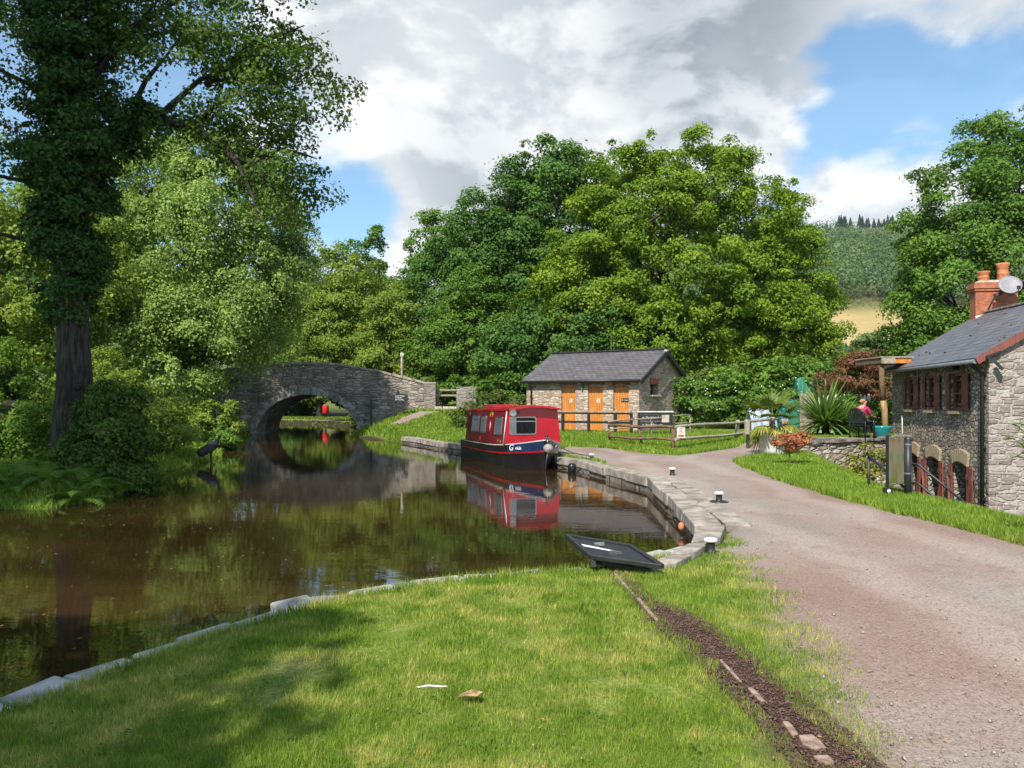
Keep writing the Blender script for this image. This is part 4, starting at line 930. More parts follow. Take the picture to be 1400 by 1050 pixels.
# ------------------------------------------------------------------ narrowboat
nb = thing('narrowboat', 'red narrowboat with black hull and blue bow moored along the quay', 'boat', (.98, 22.3, WATER), math.asin(.29))
gzl = lambda s: .58 + .27 * math.exp(-s / 1.1)
def hwd(s, z=9):
    q = s - .32 * max(0, 1 - z / gzl(max(s, 0)))
    return .02 + .93 * math.sin(min(1, max(0, q) / 2.0) * PI / 2) ** .75
ss = [0, .03, .08, .16, .28, .45, .65, .9, 1.2, 1.6, 2.0, 3, 4, 5, 6, 6.5]
def hull_band(f0, f1, off, mi_of=None, close=True, z0=None):
    mb = MB()
    for sg in (-1, 1):
        for a, c in zip(ss[:-1], ss[1:]):
            q = []
            for s, f in ((a, f0), (c, f0), (c, f1), (a, f1)):
                z = gzl(s) * f if not (z0 is not None and f == f0) else z0
                q.append((sg * (hwd(s, z) + off), s + (.32 * max(0, 1 - z / gzl(s)) if s < .01 else 0), z))
            mb.add(q, [(0, 1, 2, 3) if sg < 0 else (3, 2, 1, 0)], mi_of(c) if mi_of else 0, True)
    z_0, z_1 = (z0 if z0 is not None else gzl(6.5) * f0), gzl(6.5) * f1; w = .95 + off
    mb.add([(-w, 6.5, z_0), (w, 6.5, z_0), (w, 6.5, z_1), (-w, 6.5, z_1)], [(0, 1, 2, 3)], mi_of(6.5) if mi_of else 0)
    return mb
hull_band(0, .6, 0, z0=-.35).build('hull', M['hull'], nb)
hull_band(.6, 1.0, .004, lambda s: 0 if s < 1.5 else 1).build('upper_strake', [M['blue_boat'], M['hull']], nb)
hull_band(.585, .65, .022).build('rubbing_strake', M['red_boat'], nb)
hull_band(.965, 1.0, .02).build('gunwale', M['offwhite'], nb)
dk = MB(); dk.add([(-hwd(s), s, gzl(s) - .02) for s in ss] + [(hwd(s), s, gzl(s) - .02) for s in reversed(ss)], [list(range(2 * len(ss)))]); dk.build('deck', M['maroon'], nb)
ks = [1.25, 2.0, 3.0, 4.0, 5.0, 6.15]; HB, HT = .875, .765
ztp = lambda s: 1.66 - .018 * (s - 1.25)
def csec(s): return [(-HB, gzl(s) - .03), (-HT, ztp(s)), (HT, ztp(s)), (HB, gzl(s) - .03)]
cb = MB()
for a, c in zip(ks[:-1], ks[1:]):
    p, q = csec(a), csec(c)
    cb.add([(p[0][0], a, p[0][1]), (q[0][0], c, q[0][1]), (q[1][0], c, q[1][1]), (p[1][0], a, p[1][1])], [(3, 2, 1, 0)])
    cb.add([(p[3][0], a, p[3][1]), (q[3][0], c, q[3][1]), (q[2][0], c, q[2][1]), (p[2][0], a, p[2][1])], [(0, 1, 2, 3)])
q = csec(6.15); cb.add([(x, 6.15, z) for x, z in q], [(3, 2, 1, 0)])
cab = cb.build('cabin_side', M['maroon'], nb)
p = csec(1.25); fb = MB()
arch = lambda s, x, e=0: ztp(s) + .085 * (1 - (x / HT) ** 2) + e
fpts = [(x, 1.25, z) for x, z in (p[0], p[3])] + [(HT * (1 - 2 * i / 10), 1.25, arch(1.25, HT * (1 - 2 * i / 10))) for i in range(11)]
fb.add(fpts, [list(range(len(fpts)))]); blk = fb.build('front_bulkhead', M['red_boat'], nb)
rb = MB(); rk = [1.02, 1.25, 2, 3, 4, 5, 6.15, 6.3]
for a, c in zip(rk[:-1], rk[1:]):
    for i in range(10):
        x0, x1 = [(-HT - .03) * (1 - 2 * (i + d) / 10) for d in (0, 1)]
        top = [(x0, a, arch(a, x0, .05)), (x1, a, arch(a, x1, .05)), (x1, c, arch(c, x1, .05)), (x0, c, arch(c, x0, .05))]
        bot = [(x, y, z - .06) for x, y, z in top]
        rb.add(top + bot, [(0, 1, 2, 3), (7, 6, 5, 4)] + ([(0, 4, 5, 1)] if a == 1.02 else []) + ([(3, 2, 6, 7)] if c == 6.3 else []) + ([(0, 3, 7, 4)] if i == 0 else []) + ([(1, 5, 6, 2)] if i == 9 else []))
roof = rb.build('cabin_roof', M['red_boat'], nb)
hr = MB()
for sg in (-1, 1):
    hr.tube([(sg * .68, 1.6, arch(1.6, .68, .09)), (sg * .68, 6.0, arch(6, .68, .09))], .02, 6)
    for s in (1.7, 2.8, 3.9, 5.0, 5.9): hr.box((sg * .68, s, arch(s, .68, .06)), (.03, .05, .07))
hr.build('handrail', M['red_boat'], roof)
MB().box((-.1, 4.3, 1.75), (.8, 1.2, .12)).build('roof_hatch', M['red_boat'], roof, .02); MB().box((.1, 2.2, 1.77), (.5, .4, .07)).build('roof_vent', M['red_boat'], roof, .02)
def ring(w, h, r, t, n=5):          # rounded rectangle outline points, outer then inner
    out = []
    for k, (sx, sy) in enumerate(((1, 1), (-1, 1), (-1, -1), (1, -1))):
        for i in range(n + 1):
            a = PI / 2 * (k + i / n); out.append((sx * (w / 2 - r) + r * math.cos(a), sy * (h / 2 - r) + r * math.sin(a)))
    return out, [(x * (1 - 2 * t / w), y * (1 - 2 * t / h)) for x, y in out]
def window_on(T, w, h, parent, curtain, bar=True, r=.06):
    o_, i_ = ring(w, h, r, .025); n = len(o_); mb = MB()
    mb.add([T(x, y, .02) for x, y in o_] + [T(x, y, .02) for x, y in i_] + [T(x, y, 0) for x, y in o_] + [T(x, y, .004) for x, y in i_], [(k, (k + 1) % n, n + (k + 1) % n, n + k) for k in range(n)] + [(k, 2 * n + k, 2 * n + (k + 1) % n, (k + 1) % n) for k in range(n)] + [(n + k, n + (k + 1) % n, 3 * n + (k + 1) % n, 3 * n + k) for k in range(n)])
    if bar: mb.add([T(x, y, .018) for x, y in ((-w / 2 + .02, h * .22), (w / 2 - .02, h * .22), (w / 2 - .02, h * .22 + .025), (-w / 2 + .02, h * .22 + .025))], [(0, 1, 2, 3)])
    wf_ = mb.build('window', M['metal'], parent)
    MB().add([T(x, y, .003) for x, y in i_], [list(range(n))]).build('dark_backplate', M['black_matt'], wf_)  # flat black plate on the cabin side stands for the unlit inside
    if curtain:
        cm = MB()
        for a, c in curtain:
            k = 8
            for j in range(k):
                u0, u1 = a + (c - a) * j / k, a + (c - a) * (j + 1) / k; d0, d1 = .006 + .004 * (j % 2), .006 + .004 * ((j + 1) % 2)
                cm.add([T(u0, -h * .44, d0), T(u1, -h * .44, d1), T(u1, h * .44, d1), T(u0, h * .44, d0)], [(0, 1, 2, 3)])
        cm.build('curtain', M['curtain'], wf_)
    MB().add([T(x, y, .0125) for x, y in i_], [list(range(n))]).build('pane', M['thin_glass'], wf_)
Tb = lambda x, y, d: (-.31 + x, 1.25 - d, 1.2 + y)
window_on(Tb, .82, .52, blk, [(-.37, -.2)])
sdv = Vector((HB - HT, 0, 1.0)).normalized(); sdn = Vector((-1, 0, HB - HT)).normalized()
def side_pt(s, z, d):                # point on the left cabin side at station s, height z
    f = (z - .58) / 1.06; return Vector((-HB + (HB - HT) * f, s, z)) + sdn * d
for s0, s1 in ((1.75, 2.47), (3.6, 4.15), (4.5, 5.35)):
    c_ = (s0 + s1) / 2
    window_on(lambda x, y, d, c_=c_: side_pt(c_ - x, 1.17 + y, d), s1 - s0, .56, cab, [(-(s1 - s0) / 2 + .03, (s1 - s0) / 2 - .03)], True, .05)
def patch(mb, s, z, pts, sc, d=.006): mb.add([side_pt(s - x * sc, z + y * sc, d) for x, y in pts], [list(range(len(pts)))])
dia = [(0, -.5), (.3, 0), (0, .5), (-.3, 0)]
star = [((.5 if i % 2 == 0 else .2) * math.cos(PI * i / 6), (.5 if i % 2 == 0 else .2) * math.sin(PI * i / 6)) for i in range(12)]
for s, z, sc, sh_ in ((4.12, .72, .13, dia), (1.72, .72, .16, star), (2.0, .74, .14, star), (2.85, 1.52, .22, star), (3.1, 1.49, .2, star), (2.98, 1.58, .15, dia)):
    dec = MB(); patch(dec, s, z, sh_, sc); dec.build('gold_ornament', M['gold'], cab)

M['pink'] = mat('pink_paint', (.72, .3, .32), .4, var=.3, scale=20, bmp=0)
d2 = MB(); patch(d2, 3.02, 1.15, dia, .36); d2.build('painted_diamond', M['pink'], cab); d3 = MB(); patch(d3, 3.02, 1.22, dia, .16, .01); d3.build('white_ornament', M['white'], cab); d4 = MB(); patch(d4, 5.75, 1.5, star, .16); d4.build('white_ornament', M['white'], cab)
hl = MB(); hl.lathe([(0, -.08), (.06, -.07), (.1, 0), (.11, .03), (.1, .03), (0, .02)], n=18); hl.v = [tuple(Matrix.Translation((-.66, 1.13, 1.58)) @ Matrix.Rotation(PI / 2, 4, 'X') @ Vector(v)) for v in hl.v]; h_o = hl.build('headlamp', M['metal'], nb); MB().box((-.54, 1.17, 1.6), (.16, .08, .08)).build('bracket', M['black'], h_o)
fd = MB(); fd.lathe([(0, -.13), (.09, -.13), (.115, -.1), (.125, -.03), (.125, .05), (.11, .1), (0, .12)], n=18); fd.v = [tuple(Matrix.Translation((-.0, -.1, .6)) @ Matrix.Rotation(PI / 2, 4, 'X') @ Vector(v)) for v in fd.v]; fo = fd.build('bow_fender', M['fender'], nb)
fc = MB(); fc.tube([(0, -.02, .86), (.0, -.05, .72)], .012, 6); fc.tube([(-.02, -.1, .5), (-.03, -.02, .25), (-.05, .02, -.2)], .008, 6); fc.build('fender_rope', M['metal'], fo)
stp = MB(); stp.tube([(0, .02, gzl(0) - .1), (0, .02, gzl(0) + .09)], .035, 8); stp.sphere((0, .02, gzl(0) + .1), .045, 8, 6); stp.build('bow_stud', M['black'], nb)
# name on the bow: the same white script as on the photograph, as far as it can be read
hA, hB_ = Vector((-hwd(1.15) - .012, 1.15, 0)), Vector((-hwd(.32) - .02, .32, 0)); mid_ = (hA + hB_) / 2; mid_.z = gzl(.7) * .8
xd = (hB_ - hA).normalized(); nrm = Vector((xd.y, -xd.x, 0)); mid_ += nrm * .06
text('name_lettering', 'G', .25, M['white'], nb, frame_mat(mid_ - xd * .27 + nrm * .005, xd, Vector((0, 0, 1))), .004, shear=.25)
text('name_lettering', 'uide', .14, M['white'], nb, frame_mat(mid_ + xd * .02 + nrm * .005, xd, Vector((0, 0, 1))), .004, shear=.3)
for i in range(9):
    s = .35 + .09 * i; z = gzl(s) * (.8 + .05 * math.sin(i * 2.1)); x = hwd(s) + .012
    MB().sphere((x, s, z), (.012, .035, .03), 8, 5).build('painted_flower', M['white'], nb)
bt = MB(); bt.tube([side_pt(1.35, .6, .02), side_pt(1.27, 1.62, .03)], .015, 5); bt.build('grab_rail', M['white'], nb)
# ================================================================== SMALL THINGS
def bollard(x, y, lb, base):
    o = thing('mooring_bollard', lb, 'bollard', (x, y, hz(x, y) + .012), 0, 'mooring bollards along the quay')
    MB().lathe([(.058, -.03), (.058, .02), (.05, .03), (.05, .115), (.056, .125), (0, .125)], n=20).build('shaft', M['black'], o)
    MB().lathe([(0, .12), (.07, .122), (.076, .135), (.074, .155), (.05, .166), (0, .169)], n=20).build('cap', M['white'], o)
    if base: MB().lathe([(.15, -.01), (.15, .008), (.13, .014), (0, .014)], n=20).build('base_plate', M['black'], o)
    return o
bollard(2.24, 8.99, 'nearest white-capped mooring bollard, in grass beside the flagstones', False)
bollard(3.36, 12.94, 'white-capped mooring bollard with a round black base plate on the gravel', True)
bollard(3.54, 17.6, 'white-capped mooring bollard behind the bend of the quay coping', False)
bollard(2.22, 22.2, 'white-capped mooring bollard holding the narrowboat rope', False)
o = thing('mooring_rope', 'dark rope from the narrowboat bow to a bollard', 'rope', (2.2, 22.2, .1))
rp = MB(); A0, B0 = Vector((.98, 22.32, .64)) - Vector((2.2, 22.2, .1)), Vector((0, 0, .03))
rp.tube([A0.lerp(B0, i / 10) + Vector((0, 0, -.14 * math.sin(PI * i / 10))) for i in range(11)], .017, 6)
rp.tube([(.062 * math.cos(a * .6), .062 * math.sin(a * .6), .0 + .012 * (a % 3)) for a in range(22)], .014, 6); rp.build('strand', M['rope'], o)
o = MB().lathe([(0, -.14), (.08, -.13), (.11, -.08), (.115, 0), (.11, .08), (.08, .13), (0, .14)], n=16).build('tyre_fender', M['hull'], None); o.location = (1.62, 21.5, -.17)
tag(o, 'black round fender between narrowboat bow and quay wall', 'fender')
o = thing('mooring_float', 'small orange float hanging on the quay wall', 'float', (2.44, 11.5, -.16)); MB().sphere((0, 0, 0), (.045, .045, .06), 12, 8).build('ball', M['terracotta'], o); MB().tube([(0, 0, .05), (.05, .0, .19)], .006, 5).build('cord', M['rope'], o)

# fallen signboard on the lawn edge
sb = thing('signboard', 'black folding signboard lying flat over the water edge of the lawn', 'signboard', (1.0, 8.3, 0))
A1, B1, C1, D1 = Vector((.79, 7.96, .015)), Vector((.62, 8.9, .06)), Vector((1.26, 8.5, .02)), Vector((1.44, 7.65, -.02))
for q in (A1, B1, C1, D1): q -= Vector((1.0, 8.3, -.06))
q4 = lambda u, v, h=0: (A1 + (D1 - A1) * u + (B1 - A1) * v + ((C1 - D1) - (B1 - A1)) * u * v) + Vector((0, 0, h))
pn = MB(); pn.add([q4(u, v, h) for h in (0, .02) for u, v in ((.05, .05), (.95, .05), (.95, .95), (.05, .95))], [(0, 3, 2, 1), (4, 5, 6, 7), (0, 1, 5, 4), (1, 2, 6, 5), (2, 3, 7, 6), (3, 0, 4, 7)])
pnl = pn.build('panel', M['black_matt'], sb)
fm = MB()
for a, c in (((0, 0), (1, 0)), ((1, 0), (1, 1)), ((1, 1), (0, 1)), ((0, 1), (0, 0))): fm.bar(q4(*a, .02), q4(*c, .02), .05, .045)
fm.build('frame', M['black'], sb, .006)
MB().bar(q4(.02, .0, -.02), q4(.02, -.03, -.08), .05, .04).build('leg', M['black'], sb); MB().bar(q4(.1, .1, -.05), q4(.9, .1, -.05), .04, .03).build('rear_brace', M['black'], sb)
wb_ = MB(); wb_.add([q4(u, v, .024) for u, v in ((.06, .62), (.62, .5), (.62, .42), (.06, .5))], [(0, 3, 2, 1)]); wb_.build('white_stripe', M['white'], pnl)
MB().bar(q4(.34, .7, .03), q4(.44, .66, .05), .05, .04).build('clip', M['metal'], pnl); MB().bar(q4(.42, .35, .03), q4(.54, .31, .04), .05, .03).build('clip', M['metal'], pnl)

# timber fences
def fence(name, lb, p0, p1, zr0, zr1, posts, m, rr=.045, grp=None):
    o = thing(name, lb, 'fence', (p0[0], p0[1], hz(*p0)), 0, grp); z0 = o.location.z; d = Vector((p1[0] - p0[0], p1[1] - p0[1], 0))
    for k, (a, c) in enumerate(zip(zr0, zr1)):
        pts = [d * t + Vector((0, -.08, a + (c - a) * t - z0 + .02 * math.sin(t * 9 + k))) for t in [i / 8 for i in range(9)]]
        MB().tube(pts, [rr * (1 - .15 * t / 8) for t in range(9)], 8).build('rail', m, o)
    for t, h, lean, w in posts:
        p = d * t; g = hz(p0[0] + p.x, p0[1] + p.y) - z0
        MB().tube([(p.x + lean, p.y, g - .15), (p.x + lean * .4, p.y, g + h * .5), (p.x, p.y, g + h)], [w, w * .95, w * .9], 8).build('post', m, o)
    return o
fence('log_fence', 'brown log fence with two rails left of the red warning sign', (3.63, 30), (5.47, 27), (.72, .3), (.76, .34), [(0, .55, .07, .045), (.5, .6, .12, .045), (1.0, .82, -.02, .075)], M['wood_brown'], .05)
fence('log_fence', 'long pale log fence rising right from the red warning sign', (5.5, 27), (11.4, 33.7), (.77, .33), (.88, .46), [(.54, .7, -.1, .08), (1.0, .7, 0, .06)], M['wood_grey'], .055)
fence('thin_fence', 'thin grey wooden fence in front of the black sign frame', (3.7, 30.6), (7.6, 34.0), (.85, .55), (1.05, .72), [(.5, .75, 0, .05), (1.0, .8, 0, .05)], M['wood_grey'], .03)
ws = thing('warning_sign', 'small white warning sign with red band and black swimmer figure', 'sign', (5.72, 27.0, .57))
wb2 = MB().box((0, -.02, 0), (.27, .012, .36)).build('board', M['white'], ws, .004)
rb2 = MB(); 
for z, w in ((-.07, .2), (-.1, .22), (-.13, .2)): rb2.box((0, -.03, z), (w, .006, .02))
rb2.tube([(.075 * math.cos(a), -.03, .06 + .075 * math.sin(a)) for a in [2 * PI * i / 20 for i in range(21)]], .009, 4); rb2.bar((-.05, -.03, .11), (.05, -.03, .01), .012, .006); rb2.build('red_marking', M['signred'], wb2)
fg = MB(); fg.sphere((.02, -.028, .09), (.014, .004, .014), 8, 5); fg.bar((-.04, -.028, .05), (.03, -.028, .07), .02, .005); fg.bar((-.04, -.028, .03), (.045, -.028, .03), .008, .005); fg.build('figure', M['black'], wb2)
text('lettering', 'DANGER', .05, M['signred'], wb2, frame_mat((0, -.028, .157), (1, 0, 0), (0, 0, 1)), .001)
bf = thing('railing', 'black wooden railing with pale top rail in front of the orange doors', 'railing', (4.93, 32.97, .24)); d = Vector((1.91 - 4.93, 34.8 - 32.97, 0))
ps = MB(); 
for t in (0, .2, .55, .9): p_ = d * t; MB().box((p_.x, p_.y, .42), (.1, .1, .98), math.atan2(d.y, d.x)).build('post', M['black'], bf)
MB().bar(Vector((0, 0, .95)), d + Vector((0, 0, .95)), .14, .06).build('top_rail', M['wood_grey'], bf); MB().bar(Vector((0, 0, .88)), d + Vector((0, 0, .88)), .06, .07).build('upper_rail', M['black'], bf); MB().bar(Vector((0, 0, .5)), d + Vector((0, 0, .5)), .05, .1).build('lower_rail', M['black'], bf)
sf = thing('sign_frame', 'black framed sign with white lettering below the hut gable', 'sign', (5.2, 32.7, .24))
fr_ = MB()
for x in (0, 1.34): fr_.box((x, 0, .47), (.09, .09, .98))
fr_.box((.67, 0, .9), (1.36, .07, .08)); fr_.build('frame', M['black'], sf); MB().box((.67, 0, .965), (1.48, .14, .05)).build('cap_rail', M['offwhite'], sf)
for z, tx, w in ((.72, '\u2190 Disabled Access', 1.25), (.42, '\u2190 Boat Shop', 1.25)):
    bo = MB().box((.67, -.04, z), (w, .03, .24)).build('board', M['black_matt'], sf); text('lettering', tx, .125, M['white'], bo, frame_mat((.12, -.06, z), (1, 0, 0), (0, 0, 1)), align='LEFT')
np_ = MB().box((1.08, -.07, .68), (.3, .015, .3)).build('notice', M['step_stone'], sf)
o = thing('marker_post', 'black post with a grey timber block beside the path edge', 'post', (8.0, 27.0, hz(8, 27))); MB().box((0, 0, .45), (.11, .11, 1.0)).build('shaft', M['black'], o); MB().box((-.06, -.07, .72), (.17, .08, .5)).build('timber_block', M['wood_grey'], o, .01)

# potted palm
pl = thing('planter', 'white square planter with dark drip stains', 'planter', (7.9, 24.2, hz(7.9, 24.2)), math.radians(22))
pb = MB(); s0, s1, hh = .24, .28, .6
for k in range(4):
    R = Matrix.Rotation(PI / 2 * k, 3, 'Z')
    for i in range(5):
        a, c = -1 + .4 * i + .012, -1 + .4 * (i + 1) - .012
        pb.add([R @ Vector(v) for v in ((a * s0, -s0, 0), (c * s0, -s0, 0), (c * s1, -s1, hh), (a * s1, -s1, hh), (a * s0, -s0 + .03, 0), (c * s0, -s0 + .03, 0), (c * s1, -s1 + .03, hh), (a * s1, -s1 + .03, hh))], [(0, 1, 2, 3), (0, 3, 7, 4), (1, 5, 6, 2), (3, 2, 6, 7)])
    pb.bar(R @ Vector((-s1 - .01, -s1 - .005, hh)), R @ Vector((s1 + .01, -s1 - .005, hh)), .04, .04)
pb.build('tub', M['offwhite'], pl); MB().box((0, 0, hh - .07), (.5, .5, .04)).build('soil', M['chip'], pl)
pm_ = thing('palm', 'small fan palm with yellowing lower fronds in the white planter', 'palm', (7.9, 24.2, hz(7.9, 24.2) + .5))
tk = MB(); tk.tube([(0, 0, -.05), (.01, 0, .3), (0, .02, .55)], [.09, .1, .08], 10); tk.build('trunk', M['bark'], pm_)
def palm_fronds(n, seed, el0, el1, L0, L1, name, tint):
    r = random.Random(seed); V = []; Fq = []; T = []
    for k in range(n):
        az = 2 * PI * k / n + r.uniform(-.3, .3); el = r.uniform(el0, el1); L = r.uniform(L0, L1)
        d = Vector((math.cos(az) * math.cos(el), math.sin(az) * math.cos(el), math.sin(el))); sd = Vector((-math.sin(az), math.cos(az), 0)); up = sd.cross(d) * -1
        hub = Vector((0, 0, .52)) + d * L * .5 + Vector((0, 0, -.05 * (el < .3)))
        def quad(p, q, w0, w1, sdv):
            b = len(V); V.extend([p - sdv * w0, p + sdv * w0, q + sdv * w1, q - sdv * w1]); Fq.append((b, b + 1, b + 2, b + 3)); T.append(min(1, max(0, tint + r.uniform(-.25, .25))))
        quad(Vector((0, 0, .48)), hub, .012, .008, sd)
        for j in range(17):
            a = (-1 + 2 * j / 16) * 1.75; dd = (d * math.cos(a) + sd * math.sin(a) + up * -.1).normalized(); l = L * .52 * (1 - .3 * abs(a) / 1.75) * r.uniform(.9, 1.1)
            s2 = (d * -math.sin(a) + sd * math.cos(a)); m_ = hub + dd * l * .55; e = hub + dd * l + Vector((0, 0, -.16 * l - (.25 * l if el < 0.1 else 0)))
            quad(hub, m_, .012, .03, s2); quad(m_, e, .03, .004, s2)
    return link(name, mesh_np(name, V, Fq, T), pm_, [M['palm']])
palm_fronds(13, 3, .25, 1.25, 1.0, 1.3, 'green_fronds', .3); palm_fronds(11, 9, -.75, .0, .85, 1.1, 'yellow_fronds', .9)

# blue garden figure
fgr = thing('garden_figure', 'small blue garden figure with turquoise head on a white block', 'ornament', (9.05, 26.6, hz(9.05, 26.6)))
MB().box((.05, 0, .16), (.34, .3, .34)).build('pedestal', M['white'], fgr, .02)
skin('robe', [(0, 0, .35), (0, 0, .55), (0, 0, .78), (0, .02, .9), (.14, -.02, .6), (-.13, -.03, .62)], [(0, 1), (1, 2), (2, 3), (2, 4), (2, 5)], [.15, .12, .12, .06, .05, .05], M['blue'], fgr)
MB().sphere((.02, 0, 1.02), (.1, .11, .12), 14, 10).build('head', M['teal'], fgr); s_ = MB()
for i in range(5): s_.tube([(-.08 + .05 * i, -.13, .46 + .03 * i), (-.06 + .04 * i, -.12, .75)], .012, 5)
s_.build('stripe', M['gold'], fgr)
# tarpaulin bundle
tp_ = MB(); n = 18
for i in range(n + 1):
    for j in range(13):
        a = PI * j / 12; u = i / n * 1.15; h_ = .95 + .35 * math.sin(PI * min(1, u / .9)) ** .6 - (.0 if u < .9 else (u - .9) * 1.2); w = .42 + .04 * math.sin(u * 20)
        tp_.v.append((u - .55, math.cos(a) * w + .02 * math.sin(u * 31 + j), max(0, math.sin(a)) ** .7 * h_ + .02 * math.sin(j * 2.1 + u * 17)))
tp_.f = [[i * 13 + j, i * 13 + j + 1, (i + 1) * 13 + j + 1, (i + 1) * 13 + j] for i in range(n) for j in range(12)]
e0 = [j for j in range(13)]; tp_.f += [e0, [n * 13 + j for j in range(13)][::-1]]; tp_.m = [0] * len(tp_.f); tp_.sm = [True] * len(tp_.f)
o = tp_.build('tarpaulin', M['tarp']); o.location = (10.8, 34.6, .25); tag(o, 'pale blue tarpaulin draped over a heap behind the palm', 'tarpaulin')
# green store behind the fence
gs = thing('garden_store', 'green metal storage shed with lean-to among the garden shrubs', 'shed', (14.1, 38.0, .3)); c_ = MB()
prof = [(-.75, 0), (.75, 0), (.75, 2.35), (.6, 2.45), (-.6, 2.45), (-.75, 2.3)]
c_.prism(prof, -.7, .7, lambda x, y, h: (x, h, y)); c_.build('shell', M['green_tank'], gs, .03)
cr = MB()
for i in range(9): cr.tube([(-.68 + .17 * i, -.715, .05), (-.68 + .17 * i, -.715, 2.3)], .025, 6)
cr.build('corrugation', M['green_tank'], gs); MB().box((.62, -.72, 2.25), (.14, .06, .2)).build('vent', M['offwhite'], gs)
l_ = MB(); l_.box((-1.2, -.3, .7), (.9, 1.2, 1.5)); l_.build('lean_to', M['green_tank'], gs); MB().bar((-1.75, -.3, 1.42), (-.6, -.3, 1.62), 1.4, .07).build('lean_to_roof', M['black'], gs)
# pale timber fence
pf = thing('picket_fence', 'pale weathered board fence with pointed pickets behind the spiky plants', 'fence', (12.05, 33.2, .3))
b_ = MB(); 
for i in range(4): b_.box((.0 + .155 * i, 0, .82), (.145, .03, 1.66))
b_.build('board_panel', M['wood_grey'], pf, .005); b2_ = MB()
for i in range(13):
    x = .78 + .17 * i; h = 1.5 + .03 * math.sin(i * 2.2); b2_.prism([(x - .06, 0), (x + .06, 0), (x + .06, h), (x, h + .12), (x - .06, h)], 0, .025, lambda a, c, h_: (a, h_ + .12 * 0, c))
b2_.build('pickets', M['offwhite'], pf); rr_ = MB()
for z in (.5, 1.2): rr_.bar((.6, .05, z), (3.0, .05, z), .04, .09)
rr_.build('rail', M['wood_grey'], pf)
# spiky plants
def spiky(name, lb, loc, n, L, seed, w=.05):
    o = thing(name, lb, 'plant', loc); r = random.Random(seed); V = []; Fq = []; T = []
    for k in range(n):
        az = r.uniform(0, 2 * PI); el = math.asin(r.uniform(-.05, .99)); l = L * r.uniform(.75, 1.1) * (1 if el > .5 else .85); p = Vector((0, 0, .22 + .25 * r.random()))
        sd = Vector((-math.sin(az), math.cos(az), 0)); tn = min(1, max(0, .25 + .5 * r.random() + .2 * (el > 1.0))); b = len(V)
        for j in range(6):
            t = j / 5; ww = w / 2 * (.7 + .6 * t) * (1 - t) ** .6 * 1.4 if j < 5 else .002
            V += [p - sd * ww, p + sd * ww]; e2 = el - t * (1.0 - .55 * el)
            p = p + Vector((math.cos(az) * math.cos(e2), math.sin(az) * math.cos(e2), math.sin(e2))) * l / 5
        for j in range(5): Fq.append((b + 2 * j, b + 2 * j + 1, b + 2 * j + 3, b + 2 * j + 2)); T.append(tn)
    link('leaf_rosette', mesh_np('leaf_rosette', V, Fq, T), o, [M['strap']])
    st = MB(); st.tube([(0, 0, -.1), (0, 0, .45)], [.1, .07], 8); st.build('stem', M['bark'], o)
spiky('cordyline', 'large green spiky cordyline with long strap leaves by the board fence', (11.85, 30.2, .33), 330, 1.9, 4, .1)
spiky('cordyline', 'smaller spiky plant between the large cordyline and the seated person', (12.95, 31.3, .33), 150, 1.3, 7, .08)
# turquoise pot
o = thing('plant_pot', 'wide turquoise glazed bowl pot at the foot of the timber post', 'pot', (13.45, 29.0, .33)); MB().lathe([(0, 0), (.16, 0), (.18, .03), (.31, .22), (.345, .33), (.36, .36), (.36, .4), (.33, .4), (.31, .34), (0, .33)], n=28).build('bowl', M['teal'], o); MB().lathe([(0, .345), (.31, .345)], n=16).build('soil', M['chip'], o)
# handrails and information board on the steps to the yard
hr = thing('handrail', 'black metal handrail with two bars running down beside the cottage', 'handrail', (6.95, 13.9, 0)); t_ = MB()
dirv = Vector((.75, -.6, -.75))
for z in (.55, .22): MB().tube([Vector((0, 0, z)), Vector((.08, -.1, z)), dirv * 1.5 + Vector((0, 0, z))], .022, 8).build('rail', M['black'], hr)
for t in (.02, .75, 1.45): p = dirv * t; MB().tube([p + Vector((0, 0, .57)), p + Vector((0, 0, -.6))], .024, 8).build('post', M['black'], hr)
hr2 = thing('handrail', 'short black handrail in front of the yellow-green shrub', 'handrail', (6.8, 15.2, 0))
MB().tube([(-.02, .0, .62), (.14, -.55, .3), (.2, -1.0, .1)], .024, 8).build('rail', M['black'], hr2)
for t, z in ((0, .62), (1, .12)): MB().tube([(.2 * t, -1.0 * t, z), (.2 * t, -1.0 * t, -.35)], .026, 8).build('post', M['black'], hr2)
ib = thing('information_board', 'narrow green and brown information board on a thick black post', 'sign', (6.83, 13.75, -.02), math.radians(-70))
MB().tube([(.0, .0, -.2), (0, 0, 1.02)], .06, 12).build('post', M['black'], ib); MB().lathe([(.065, 1.0), (.06, 1.04), (0, 1.06)], n=12).build('post_cap', M['black'], ib)
mI, t, b = new_mat('printed_panel'); oc = ocoord(t); sI = nd(t, 'ShaderNodeSeparateXYZ', {0: oc})
setc(t, b, 'Base Color', mixc(t, maprange(t, noise(t, scaled(t, oc, (14, 14, 3)), 1.0, 4.0), .4, .62), ramp(t, maprange(t, sI.outputs[2], .25, 1.0, 0, 1, False), [(0, (.1, .14, .03)), (.35, (.17, .14, .08)), (.6, (.08, .15, .04)), (.8, (.2, .16, .11)), (1, (.16, .1, .06))]), (.2, .17, .12))); b.inputs['Roughness'].default_value = .25
bp = MB().box((-.245, 0, .62), (.33, .025, .8)).build('panel', mI, ib, .006); bk = MB(); bk.box((-.455, 0, .5), (.04, .04, 1.1)); bk.build('frame', M['black'], ib)
cl = MB()
for z in (.92, .42): cl.lathe([(.064, -.012), (.064, .012)], (0, 0, z), 14)
